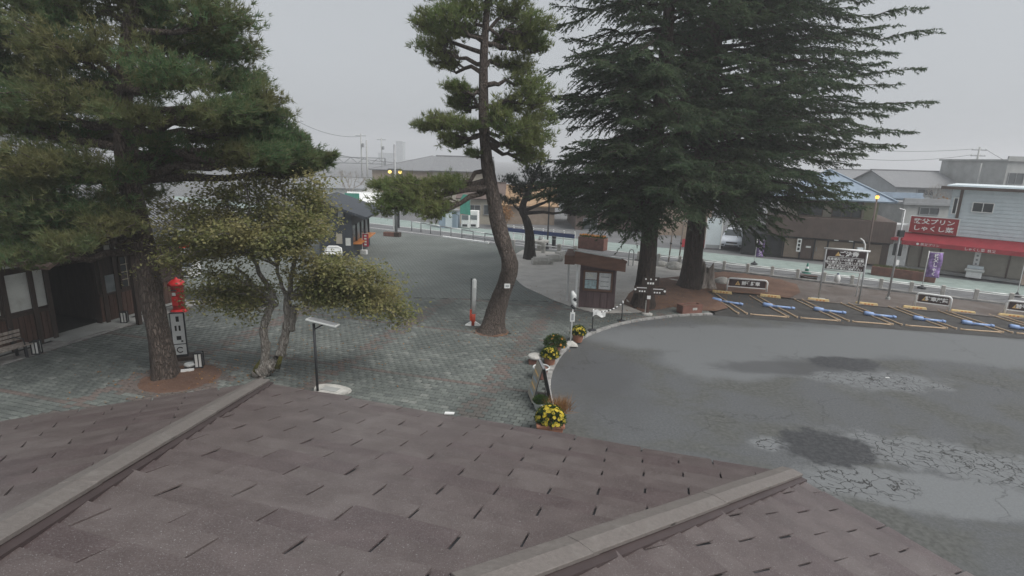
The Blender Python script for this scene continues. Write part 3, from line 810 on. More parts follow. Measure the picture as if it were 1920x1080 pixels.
def maple():
    b = P(492, 708); Y = b.y; g = rng(51)
    root = thing('broadleaf_tree', 'small twin trunk tree with mossy base and yellowing leaves behind the roof corner', 'tree', (0, 0, 0))
    def T(x, y, dy=0): return np.array(D(x, y, Y + dy))
    mb = MB()
    def limb(pts, r0, r1, n=10):
        sp = smooth_poly([Vector(p) for p in pts], 4); N = len(sp)
        mb.tube(sp, [(r0 + (r1 - r0) * i / (N - 1)) * (1 + .13 * math.sin(i * 1.9)) for i in range(N)], n)
        return np.array([tuple(p) for p in sp])
    base = T(492, 730); base[2] = 0
    limb([base, T(488, 700), T(500, 690), T(512, 682)], .24, .17, 12)
    t1 = limb([T(496, 690), T(498, 650), T(494, 620), T(502, 590), T(512, 565, .1)], .13, .09)
    t2 = limb([T(505, 690), T(525, 665), T(533, 635), T(540, 600), T(538, 560)], .14, .10)
    limb([T(546, 620), T(548, 600), T(552, 575)], .10, .10)
    mb.build('trunk', M_maplebark, root, smooth=True)
    ms = MB(); ms.tube([T(478, 712), T(484, 690), T(492, 672)], [.13, .12, .04], 8); ms.tube([T(520, 690, -.12), T(527, 668, -.12)], [.08, .05], 7)
    ms.build('moss', M_moss, root, smooth=True)
    lb = MB(); leaves = []
    def branch(p0, p1, sag, r0, nsub, lsub, dens=1.0):
        p = curve(p0, p1, sag, 8, .06, g); twig_mesh(lb, p, r0, .012, 6)
        t = np.linspace(.25, 1, nsub); q = sample(p, t); ax = unit(np.array(p1) - np.array(p0))
        for i in range(nsub):
            a = g.uniform(0, 2 * math.pi); d = unit(ax * .7 + np.array([math.cos(a), math.sin(a), g.uniform(-.35, .25)]))
            ln = lsub * g.uniform(.6, 1.2); e = q[i] + d * ln; e[2] -= .12 * ln
            s = curve(q[i], e, .06, 5, .03, g); twig_mesh(lb, s, .012, .004, 4)
            nl = int(185 * ln * dens); tt = g.uniform(.15, 1, nl); c = sample(s, tt) + g.normal(0, .21, (nl, 3)) * np.array([1, 1, .5])
            leaves.append(c)
    tip1, tip2 = T(515, 560), T(538, 560)
    J = T(530, 520)
    limb2 = lambda a, b_, r0, r1: twig_mesh(lb, curve(a, b_, 0, 6, .03, g), r0, r1, 7)
    limb2(tip1, T(470, 480, .2), .075, .05); limb2(tip2, T(560, 470, -.1), .08, .05); limb2(T(520, 575), T(440, 500), .05, .035); limb2(tip2, T(520, 500, .4), .06, .04)
    spec = [((470, 480), (350, 400, -.3), .25), ((470, 480), (330, 450, .5), .2), ((470, 480), (400, 350, .2), .2), ((470, 480), (460, 320, -.4), .2), ((560, 470), (520, 330, .3), .2), ((560, 470), (590, 345, -.2), .2),
            ((560, 470), (610, 380, .3), .2), ((560, 470), (590, 430, -.2), .25), ((560, 490), (630, 510, .1), .2), ((545, 560), (720, 530, -.3), .3), ((545, 560), (740, 575, 0), .35), ((545, 560), (690, 550, .6), .3), ((545, 555), (755, 590, -.2), .35), ((545, 555), (640, 500, -.6), .2),
            ((510, 565), (400, 520, -.4), .2), ((510, 570), (370, 550, 0), .22), ((505, 575), (430, 570, -.2), .1), ((470, 480), (300, 420, -.6), .25), ((520, 500), (500, 400, .9), .2), ((520, 500), (440, 430, 1.0), .2), ((560, 470), (590, 430, -1), .2), ((470, 480), (430, 440, -1), .2), ((520, 500), (560, 400, -.7), .2), ((470, 480), (290, 500, .3), .2), ((560, 470), (560, 360, .8), .15),
            ((505, 585), (385, 570, .3), .12), ((540, 560), (610, 560, .5), .1), ((520, 500), (540, 470, -1.2), .15), ((470, 480), (380, 480, .8), .2), ((560, 470), (570, 440, -.7), .2), ((470, 480), (420, 380, -.2), .2), ((470, 480), (370, 430, -.8), .2), ((520, 500), (480, 350, .4), .2), ((470, 480), (340, 480, -.5), .2), ((520, 500), (420, 470, .4), .2), ((520, 500), (470, 430, -1.2), .2), ((520, 500), (510, 450, -1.3), .2), ((505, 575), (420, 540, .6), .15), ((470, 480), (280, 460, -.2), .2), ((470, 480), (300, 395, .4), .2)]
    for (a, e, sg) in spec:
        branch(T(*a), T(e[0], e[1], e[2]), sg, .035, 11, .62)
    for (a, e, sg) in [((560, 500), (700, 520, -.5), .25), ((545, 555), (760, 600, -.4), .3), ((545, 555), (730, 560, .3), .3), ((545, 555), (665, 535, -.6), .25), ((545, 560), (690, 580, -.2), .25), ((550, 540), (640, 540, .2), .15), ((545, 555), (750, 575, .2), .3), ((505, 575), (440, 560, .3), .1)]:
        branch(T(*a), T(e[0], e[1], e[2]), sg, .03, 13, .5, 1.25)
    lb.build('branches', M_maplebark, root, smooth=True)
    c = np.concatenate(leaves); N = len(c)
    nrm = unit(g.normal(0, 1, (N, 3)) * np.array([.55, .55, .4]) + np.array([0, 0, .9]))
    a = unit(np.cross(nrm, g.normal(0, 1, (N, 3)))); b2 = np.cross(nrm, a); s = g.uniform(.034, .06, (N, 1))
    quad = np.stack([c - a * s, c + b2 * s * .55, c + a * s, c - b2 * s * .55], 1)
    soup('crown', quad, L_maple, root)
maple()
# ------------------------------------------------------------------ the octagonal building whose roof fills the foreground
def build_roof():
    ze, tn = 3.0, .30
    A, B = P(490, 720, ze), P(1482, 892, ze)
    ab = (B - A).normalized(); nin = Vector((ab.y, -ab.x, 0)); L = (B - A).length
    C1 = A + Matrix.Rotation(math.radians(45), 3, 'Z') @ (-ab) * L
    D1 = B + Matrix.Rotation(math.radians(-45), 3, 'Z') @ ab * L
    N = ab.cross(nin + Vector((0, 0, tn)))
    def onp(x, y):
        d = Vector(ray(x, y)); O = Vector(CAM_O); t = (A - O).dot(N) / d.dot(N); return O + d * t
    HA, HB = onp(0, 1010), onp(968, 1080)
    hA, hB = A + (HA - A) * 1.08, B + (HB - B) * 1.08
    root = thing('octagonal_building', 'low octagonal building under the camera with a brown shingled roof', 'building', (0, 0, 0))
    M_sh = []
    for nm, a, b_, c_ in (('shingle a', (.088, .068, .066), (.12, .096, .093), .35), ('shingle b', (.1, .079, .076), (.135, .112, .108), .35), ('shingle c', (.078, .057, .057), (.108, .082, .081), .35)):
        m_, n, b = newmat(nm); vec = objvec(n, world=True)
        f = noise(n, 95, 3, .75, vec); g = noise(n, 3.2, 4, .6, vec, .3)
        c = mixc(n, maprange(n, g, .35, .7), a, b_)
        c = mixc(n, maprange(n, f, .48, .72, 0, .5), c, (.22, .205, .205))
        c = mixc(n, maprange(n, noise(n, 130, 1, .5, vec), .69, .75, 0, .6), c, (.55, .55, .55))      # pale mineral granules
        n.links.new(c, b.inputs['Base Color']); b.inputs['Roughness'].default_value = .34; b.inputs['Specular IOR Level'].default_value = .7
        bump(n, b, f, .45, .006); M_sh.append(m_)
    M_cap = mat('ridge cap granules', (.165, .148, .138), .45, .1, 30, .3, 90, dirt_or_glint=(.2, .185, .172), dscale=6, world=True)
    M_flash = mat('painted steel flashing', (.06, .045, .045), .45, .12, 4, metal=.0)
    M_dark = mat('dark eave metal', (.03, .032, .036), .5, .1, 4)  # near-black metal of the roof base and eave fascia
    M_wall_ = mat('timber cladding building', (.16, .1, .07), .8, .2, 3, stretch=(6, 6, .5))
    R_ = random.Random(11)
    def clip(poly, o, nrm):
        out = []
        for i in range(len(poly)):
            a, b = poly[i], poly[(i + 1) % len(poly)]
            da, db = (a - o).dot(nrm), (b - o).dot(nrm)
            if da >= 0: out.append(a)
            if (da > 0) != (db > 0) and da != db: out.append(a + (b - a) * (da / (da - db)))
        return out
    def face(p0, p1, q0, q1, ex, tw, u0, stag, name):
        """p0-p1 eave, q0 above p0, q1 above p1. rows of tabs parallel to the eave"""
        e = (p1 - p0).normalized()
        nf = e.cross(q0 - p0).normalized()
        if nf.z < 0: nf = -nf
        up = nf.cross(e).normalized()
        if (q0 - p0).dot(up) < 0: up = -up
        base = MB().ext([p0, p1, q1, q0], -nf * .05).build(name, M_dark, root, fixn=True)
        nl = nf.cross(q0 - p0).normalized();  nl = nl if (p1 - p0).dot(nl) > 0 else -nl
        nr = nf.cross(q1 - p1).normalized();  nr = nr if (p0 - p1).dot(nr) > 0 else -nr
        Dm = max((q0 - p0).dot(up), (q1 - p1).dot(up)); umin = min(0, (q0 - p0).dot(e)) - 1; umax = max((p1 - p0).length, (q1 - p0).dot(e)) + 1
        rows = int(Dm / ex) + 1; cnt = 0
        for r_ in range(rows):
            d0 = r_ * ex
            off = (u0 + r_ * stag) % tw
            k = -2 + int(umin / tw)
            while off + k * tw < umax:
                ua, ub = off + k * tw + .009, off + (k + 1) * tw - .009; k += 1
                lift = .019 + R_.uniform(0, .012)
                def pt(u_, d_, z_): return p0 + e * u_ + up * d_ + nf * z_
                sk = R_.uniform(-.006, .006)
                c1, c2 = R_.uniform(-.006, .012), R_.uniform(-.006, .012)
                sc = [pt(ua, d0 - .012 + sk, lift + c1), pt(ub, d0 - .012 - sk, lift + c2), pt(ub, d0 + ex + .01, .003), pt(ua, d0 + ex + .01, .003)]
                sc = clip(clip(sc, p0 + nl * .02, nl), p1 + nr * .02, nr)
                if len(sc) < 3: continue
                ctr = sum(sc, Vector()) / len(sc)
                # only what stands over the visible part of the roof
                v = np.array(ctr) - CAM_O; dd = v @ CAM_F
                if dd < .3: continue
                x, y = 960 + FPX * (v @ CAM_R) / dd, 540 - FPX * (v @ CAM_U) / dd
                if not (-330 < x < 2150 and y < 1330): continue
                mb = MB().ext(sc, -nf * .011)
                mb.build('shingle', M_sh[R_.choices((0, 1, 2), (5, 3, 2))[0]], base, fixn=True); cnt += 1
        # starter strip under the eave edge
        return base, nf
    EX, TW = .255, .757
    fc, nC = face(A, B, hA, hB, EX, TW, .70, .395, 'roof_face')
    # neighbouring faces, through the hips
    uL = (hA - A); uR = (hB - B)
    cl1 = C1 + (uL - (A - C1).normalized() * 0) * 1.0
    eL = (A - C1).normalized(); h1 = hA - eL * (2 * (hA - A).dot(eL) + L * .0) if False else hA - eL * 2.6
    fl, nL = face(C1, A, h1, hA, EX, TW, .2, .38, 'roof_face')
    eR = (D1 - B).normalized(); h2 = hB + eR * 1.6
    fr, nR = face(B, D1, hB, h2, EX * .92, TW * .8, .35, .30, 'roof_face')
    # hip caps: a folded strip in overlapping lengths, with a second ply below
    for (a, b, n1, n2, e1, e2, wid) in ((A, hA, nC, nL, ab, -eL, .12), (B, hB, nC, nR, -ab, eR, .12)):
        d = (b - a).normalized()
        t1 = n1.cross(d).normalized(); t1 = t1 if t1.dot(e1) > 0 else -t1
        t2 = n2.cross(d).normalized(); t2 = t2 if t2.dot(e2) > 0 else -t2
        Lh = (b - a).length; nseg = 5; top = Vector((0, 0, 1))
        for ply, (wd, zz, nm) in enumerate(((wid * 1.3, .034, 'hip_flashing'), (wid * .84, .07, 'hip_cap'))):
            for s in range(nseg if ply else 1):
                s0 = -.03 + s * Lh / nseg if ply else -.02; s1 = (s + 1) * Lh / nseg + .04 if ply else Lh
                z0, z1 = zz + .004 * (s % 2), zz + .004 * (s % 2)
                q = []
                for (ss, z_) in ((s0, z0), (s1, z1)):
                    c = a + d * ss
                    q.append([c + t1 * wd + n1 * z_, c + top * (z_ + .012), c + t2 * wd + n2 * z_,
                              c + t2 * wd + n2 * (z_ - .03 if ply else .0), c + top * (z_ - .03), c + t1 * wd + n1 * (z_ - .03 if ply else .0)])
                mb = MB(); n6 = 6
                mb.add(q[0] + q[1], [(0, 1, 7, 6), (1, 2, 8, 7), (2, 3, 9, 8), (3, 4, 10, 9), (4, 5, 11, 10), (5, 0, 6, 11), (0, 5, 4, 3, 2, 1), (6, 7, 8, 9, 10, 11)])
                mb.build(nm, M_cap if ply else M_flash, root, fixn=True, bev=.004 if ply else 0)
    # eave trim and the wall below
    for a, b in ((C1, A), (A, B), (B, D1)):
        d = (b - a).normalized(); o = Vector((d.y, -d.x, 0)); o = o if o.dot(-nin) > 0 else -o
        if (a - b).length and o.dot((a + b) / 2 - Vector((0, 0, 0))) < 0: o = -o
        MB().bar(a + o * .02 - Vector((0, 0, .085)), b + o * .02 - Vector((0, 0, .085)), .035, .13).build('eave_fascia', M_dark, root)
        i = -o * .6
        MB().bar(a + i - Vector((0, 0, 1.6)), b + i - Vector((0, 0, 1.6)), .12, 2.85).build('wall', M_wall_, root)
    # a folded scrap of snow-guard at the eave, white
    p = P(842, 780, ze + .03)
    return root
build_roof()
# ------------------------------------------------------------------ buildings
M_glass = mat('window glass', (.06, .07, .075), .12, .2, 2, spec=.6)
M_glassl = mat('pale window glass', (.2, .225, .235), .15, .25, 2, spec=.6)
M_darkwood = mat('dark stained timber', (.045, .03, .024), .8, .3, 3, .3, 30, stretch=(5, 5, .6))
M_redwood = mat('red brown boards', (.08, .042, .031), .8, .3, 3, .3, 30, stretch=(7, 7, .5))
M_plaster = mat('white plaster', (.62, .63, .6), .85, .08, 2, dirt_or_glint=(.48, .48, .45), dscale=1.2)
M_tile = mat('grey roof tile', (.2, .205, .215), .6, .2, 9, .3, 30, dirt_or_glint=(.28, .28, .28), dscale=3)
M_tilebrown = mat('brown roof tile', (.2, .13, .105), .65, .25, 9, .3, 30)
M_blueroof = mat('blue grey metal roof', (.27, .34, .42), .5, .1, 3, dirt_or_glint=(.2, .26, .33), dscale=1)
M_brownclad = mat('brown cladding', (.125, .092, .08), .8, .12, 2, stretch=(8, 8, .4))
M_brownband = mat('brown fascia', (.12, .088, .076), .75, .12, 2)
M_beige = mat('beige render', (.38, .35, .29), .85, .1, 2, dirt_or_glint=(.3, .27, .22), dscale=1)
M_tanwall = mat('tan render', (.3, .24, .19), .85, .12, 2)
M_olive = mat('olive render', (.3, .31, .2), .85, .1, 2)
M_siding = mat('pale blue siding', (.68, .75, .78), .6, .05, 2, dirt_or_glint=(.58, .65, .68), dscale=1.4)
M_trimw = mat('white trim', (.84, .85, .84), .6, .06, 4)
M_red = mat('shop red', (.42, .035, .05), .6, .1, 2)
M_redsign = mat('sign red', (.36, .028, .035), .5, .06, 2)
M_shutter = mat('tan shutter', (.33, .305, .26), .55, .06, 3)
M_graymetal = mat('grey metal', (.3, .31, .32), .5, .12, 5, metal=.3)
M_black = mat('black paint', (.028, .03, .034), .6, .2, 3)
M_navy = mat('blue black boards', (.042, .05, .062), .7, .2, 3, stretch=(6, 6, .5))
M_greywall = mat('plain grey render', (.34, .36, .37), .85, .08, 1)  # one grey for far walls and small printed marks
M_greyblue = mat('grey blue metal wall', (.3, .38, .46), .6, .08, 1.5, stretch=(10, 10, .4))
M_concw = mat('weathered concrete wall', (.36, .37, .36), .85, .15, 1, dirt_or_glint=(.26, .26, .25), dscale=.6)
M_orange = mat('orange paint', (.55, .2, .05), .6, .15, 3)
M_teal = mat('green cloth', (.05, .25, .19), .8, .15, 3)
M_hedge = mat('ochre roof sheet', (.33, .22, .13), .85, .2, 2)
M_lettr = mat('white lettering', (.92, .92, .91), .6, .03, 4)
M_letk = mat('black lettering', (.02, .02, .022), .6, .05, 4)

def house(name, label, a, b, cat='building', group=None):
    """a thing whose local x runs along its front from a to b, y goes back, z up; returns root and front length"""
    a, b = Vector(a), Vector(b); d = b - a; d.z = 0
    r_ = thing(name, label, cat, (a.x, a.y, 0), math.atan2(d.y, d.x), group)
    return r_, d.length
def lz(root, x_local, py, px=None):
    """height shown at photo row py for the point x_local along the front of root"""
    c, s = math.cos(root.rotation_euler[2]), math.sin(root.rotation_euler[2])
    wx, wy = root.location[0] + c * x_local, root.location[1] + s * x_local
    # invert row -> z at that plan point
    lo, hi = -2.0, 40.0
    for _ in range(40):
        m_ = (lo + hi) / 2; v = np.array((wx, wy, m_)) - CAM_O
        y = 540 - FPX * (v @ CAM_U) / (v @ CAM_F)
        if y > py: lo = m_
        else: hi = m_
    return lo
def lx(root, px, py, back=0.0):
    """distance along the front of root at which the photo column px falls (at row py)"""
    a = np.array(root.location); th = root.rotation_euler[2]
    d = np.array((math.cos(th), math.sin(th), 0)); n_ = np.array((-math.sin(th), math.cos(th), 0)); a = a + n_ * back
    r_ = ray(px, py); t = ((a - CAM_O) @ n_) / (r_ @ n_)
    return float((CAM_O + r_ * t - a) @ d)
def bx(root, name, x0, x1, y0, y1, z0, z1, m_, bev=0.0, parent=None, **kw):
    return MB().box(((x0 + x1) / 2, (y0 + y1) / 2, (z0 + z1) / 2), (x1 - x0, y1 - y0, z1 - z0)).build(name, m_, parent or root, bev=bev, **kw)
def window(root, x0, x1, z0, z1, y=0.0, fm=None, gm=None, mull=1, name='window', fr=.05):
    fm = fm or M_trimw; mb = MB()
    for (a, b, c, d) in ((x0 - fr, x1 + fr, z1, z1 + fr), (x0 - fr, x1 + fr, z0 - fr, z0), (x0 - fr, x0, z0, z1), (x1, x1 + fr, z0, z1)):
        mb.box(((a + b) / 2, y - .03, (c + d) / 2), (b - a, .1, d - c))
    for k in range(mull):
        xm = x0 + (x1 - x0) * (k + 1) / (mull + 1); mb.box((xm, y - .025, (z0 + z1) / 2), (.04, .08, z1 - z0 - .002))
    w_ = mb.build(name, fm, root)
    bx(root, 'pane', x0, x1, y - .018, y - .006, z0, z1, gm or M_glass, parent=w_)
    return w_
def slab_roof(root, name, pts, th, m_, parent=None):
    pts = [Vector(p) for p in pts]; n_ = (pts[1] - pts[0]).cross(pts[2] - pts[0]).normalized()
    n_ = n_ if n_.z > 0 else -n_
    return MB().ext(pts, -n_ * th).build(name, m_, parent or root, fixn=True)
def battens(root, pts, n, m_, parent, h=.035, w=.05, name='standing_seam'):
    """ridges running up a roof plane pts (eave a, eave b, ridge b, ridge a)"""
    a, b, c, d = [Vector(p) for p in pts]
    for i in range(1, n):
        t = i / n; p, q = a.lerp(b, t), d.lerp(c, t)
        MB().bar(p + Vector((0, 0, h / 2)), q + Vector((0, 0, h / 2)), w, h).build(name, m_, parent)
def gable_roof(root, x0, x1, y0, y1, ze, zr, m_, over=.3, along='x', seams=0):
    rf = bpy.data.objects.new('roof', None); link(rf, root)
    if along == 'x':
        ym = (y0 + y1) / 2
        for (ya) in (y0 - over, y1 + over):
            pts = [(x0 - over, ya, ze), (x1 + over, ya, ze), (x1 + over, ym, zr), (x0 - over, ym, zr)]
            slab_roof(root, 'roof_slope', pts, .12, m_, rf)
            if seams and ya < ym: battens(root, pts, seams, m_, rf)
        MB().bar((x0 - over, ym, zr + .04), (x1 + over, ym, zr + .04), .28, .14).build('ridge', m_, rf)
    else:
        xm = (x0 + x1) / 2
        for xa in (x0 - over, x1 + over):
            pts = [(xa, y0 - over, ze), (xa, y1 + over, ze), (xm, y1 + over, zr), (xm, y0 - over, zr)]
            slab_roof(root, 'roof_slope', pts, .12, m_, rf)
        MB().bar((xm, y0 - over, zr + .04), (xm, y1 + over, zr + .04), .28, .14).build('ridge', m_, rf)
    return rf
def hip_roof(root, x0, x1, y0, y1, ze, zr, m_, over=.35, seams=0):
    rf = bpy.data.objects.new('roof', None); link(rf, root)
    x0, x1, y0, y1 = x0 - over, x1 + over, y0 - over, y1 + over
    ym = (y0 + y1) / 2; ins = min((y1 - y0) / 2, (x1 - x0) / 2 - .01)
    a, b = (x0 + ins, ym, zr), (x1 - ins, ym, zr)
    slab_roof(root, 'roof_slope', [(x0, y0, ze), (x1, y0, ze), b, a], .1, m_, rf)
    slab_roof(root, 'roof_slope', [(x1, y1, ze), (x0, y1, ze), a, b], .1, m_, rf)
    slab_roof(root, 'roof_slope', [(x0, y1, ze), (x0, y0, ze), a], .1, m_, rf)
    slab_roof(root, 'roof_slope', [(x1, y0, ze), (x1, y1, ze), b], .1, m_, rf)
    MB().bar((x0, y0, ze + .03), a, .14, .1).build('hip_ridge', m_, rf); MB().bar((x1, y0, ze + .03), b, .14, .1).build('hip_ridge', m_, rf)
    return rf

# --- the wooden station at the left
def station():
    a, b = P(-160, 715), P(302, 578)
    r_, L = house('station_building', 'old dark timber station with white plaster panels and grey tiled roof behind the left pine', a, b)
    X = lambda px, py: lx(r_, px, py)
    d0, d1 = X(98, 600), X(190, 590)
    wt = 3.3
    # walls either side of the deep entrance
    for (x0, x1) in ((0, d0), (d1, L + 1.2)):
        bx(r_, 'wall', x0, x1, .0, .25, 0, wt, M_darkwood)
        n = int((x1 - x0) / .16)
        for i in range(n):
            bx(r_, 'board', x0 + .01 + i * (x1 - x0) / n, x0 - .008 + (i + 1) * (x1 - x0) / n, -.035, -.002, .12, 1.02, M_redwood)
        bx(r_, 'sill_beam', x0, x1, -.06, -.003, 1.03, 1.13, M_darkwood); bx(r_, 'plinth', x0, x1, -.05, -.003, .0, .11, M_concw)
    # white plaster panels between posts
    for pa, pb, y_ in ((14, 58, 570), (66, 86, 560), (-75, 0, 590)):
        x0, x1 = X(pa, y_), X(pb, y_); bx(r_, 'plaster_panel', x0, x1, -.02, -.004, 1.2, 2.35, M_plaster); bx(r_, 'plaster_panel', x0, x1, -.02, -.004, 2.55, 3.1, M_plaster)
    for px in (8, 62, 92, 196, 222):
        x0 = X(px, 570); bx(r_, 'post', x0 - .07, x0 + .07, -.09, -.04, .0, 3.25, M_darkwood)
    # door leaf, notice and the grid windows past the entrance
    x0, x1 = X(198, 570), X(218, 560); bx(r_, 'notice_panel', x0, x1, -.06, -.04, 1.1, 1.75, M_glassl)
    x0, x1 = X(228, 540), X(290, 520)
    w_ = window(r_, x0, x1, 1.2, 2.3, -.01, M_darkwood, M_glass, 4)
    for k in (1, 2, 3): bx(r_, 'glazing_bar', x0, x1, -.07, -.03, 1.2 + k * .275 - .015, 1.2 + k * .275 + .015, M_beige, parent=w_)
    for k in range(5): xm = x0 + (x1 - x0) * (k + 1) / 6; bx(r_, 'glazing_bar', xm - .012, xm + .012, -.075, -.071, 1.2, 2.3, M_beige, parent=w_)
    # dark hall behind the entrance
    bx(r_, 'back_wall', d0 - .5, d1 + .5, 4.0, 4.1, 0, wt, M_darkwood); bx(r_, 'side_wall', d0 - .52, d0 - .42, .26, 4.0, 0, wt, M_darkwood); bx(r_, 'side_wall', d1 + .42, d1 + .52, .26, 4.0, 0, wt, M_darkwood)
    bx(r_, 'lintel', d0, d1, .0, .25, 2.35, wt, M_darkwood)
    bx(r_, 'hall_ceiling', d0 - .4, d1 + .4, .26, 4, wt - .1, wt, M_darkwood)
    bx(r_, 'door_sill', d0 - .2, d1 + .9, -.75, .3, .0, .075, M_concw)
    # walkway edge of concrete in front
    bx(r_, 'apron_kerb', 0, L + 1.2, -1.0, -.3, .0, .066, M_kerb)
    # white band under the eaves, seen right of the entrance
    x0, x1 = X(190, 440), X(262, 440); bx(r_, 'plaster_band', x0, x1 + 1.5, -.03, -.004, 2.62, 3.2, M_plaster)
    # roof
    e0, e1 = 3.35, 6.3
    rf = bpy.data.objects.new('roof', None); link(rf, r_)
    pts = [(-1, -1.1, e0), (L + 1.6, -1.1, e0), (L + 1.6, 4.6, e1), (-1, 4.6, e1)]
    slab_roof(r_, 'roof_slope', pts, .16, M_tile, rf)
    nt_ = 70
    for i in range(nt_):
        t = (i + .5) / nt_; p = Vector(pts[0]).lerp(Vector(pts[1]), t); q = Vector(pts[3]).lerp(Vector(pts[2]), t)
        MB().bar(p + Vector((0, 0, .03)), q + Vector((0, 0, .03)), .09, .07).build('tile_row', M_tile, rf)
    MB().bar((-1, 4.6, e1 + .1), (L + 1.6, 4.6, e1 + .1), .35, .3).build('ridge', M_tile, rf)
    # small gable over the entrance with brown tiles
    xm = (d0 + d1) / 2
    for s in (-1, 1):
        p4 = [(xm + s * 1.9, -1.7, 2.75), (xm + s * 1.9, 1.2, 2.75), (xm, 1.2, 3.75), (xm, -1.7, 3.75)]
        slab_roof(r_, 'canopy_slope', p4, .12, M_tilebrown, rf)
    for s in (1,): bx(r_, 'canopy_post', xm + s * 1.2 - .07, xm + s * 1.2 + .07, -1.25, -1.11, .05, 2.95, M_darkwood)
    return r_
station()

# --- black snack stand left of centre
def snack_stand():
    a, b = P(600, 486), P(662, 487)
    r_, L = house('snack_stand', 'blue black snack stand with sloping roof and orange counter behind the yellowing tree', a, b)
    h = 2.55; dp = 5.4
    bx(r_, 'wall', 0, L, 0, .1, 0, h, M_navy); bx(r_, 'wall', 0, .1, .1, dp, 0, h, M_navy)
    bx(r_, 'wall', 0, L, dp - .1, dp, 0, h, M_navy)
    bx(r_, 'base_panel', L - .1, L, .1, dp - .1, 0, .85, M_navy); bx(r_, 'header_panel', L - .1, L, .1, dp - .1, 2.0, h, M_navy)
    for k in range(5): bx(r_, 'post', L - .11, L + .01, .1 + k * (dp - .3) / 4, .2 + k * (dp - .3) / 4, .85, 2.0, M_black)
    bx(r_, 'counter', L - .1, L + .42, .4, dp - .1, .86, .93, M_orange, bev=.01)
    for k in range(4): w0 = .25 + k * (dp - .3) / 4; bx(r_, 'pane', L - .07, L - .05, w0, w0 + .95, .95, 1.98, M_glassl if k % 2 else M_glass)
    bx(r_, 'interior_wall', .9, 1.0, .15, dp - .15, 0, h - .1, M_tanwall)
    bx(r_, 'window_frame', .25 * L, .27 * L + .3, -.04, -.002, 1.5, 2.1, M_graymetal); bx(r_, 'poster', .52 * L, .7 * L, -.03, -.002, .95, 1.55, M_beige)
    bx(r_, 'poster', .8 * L, .95 * L, -.03, -.002, .85, 1.3, M_plaster)
    # roof: single plane sloping to the counter side
    pts = [(-.2, -.3, h + 1.05), (L + .95, -.3, h + .02), (L + .95, dp + .3, h + .02), (-.2, dp + .3, h + 1.05)]
    rf = slab_roof(r_, 'roof', pts, .14, M_navy)
    MB().ext([(0, 0, h), (L, 0, h), (L, 0, h + .2), (0, 0, h + .98)], (0, .1, 0)).build('gable_panel', M_navy, r_, fixn=True)
    bx(r_, 'vent_box', .62 * L, .62 * L + .28, -.12, -.002, 2.55, 2.9, M_graymetal)
    return r_
snack_stand()
def bench_white():
    p = P(630, 486)
    t = thing('white_bench', 'white curved back bench in front of the blue black stand', 'bench', (p.x, p.y - .5, 0.0475), .05)
    mb = MB(); 
    mb.tube([(-.5, .1, .25), (-.45, .1, .7), (-.25, .1, .78), (.25, .1, .78), (.45, .1, .7), (.5, .1, .25)], .055, 8)
    mb.build('back_hoop', M_trimw, t, smooth=True)
    bx(t, 'backrest', -.4, .4, .07, .12, .48, .72, M_trimw, .02); bx(t, 'seat', -.5, .5, -.35, .08, .38, .44, M_trimw, .015)
    for s in (-1, 1): bx(t, 'leg', s * .45 - .03, s * .45 + .03, -.3, .05, 0, .38, M_trimw)
    return t
bench_white()

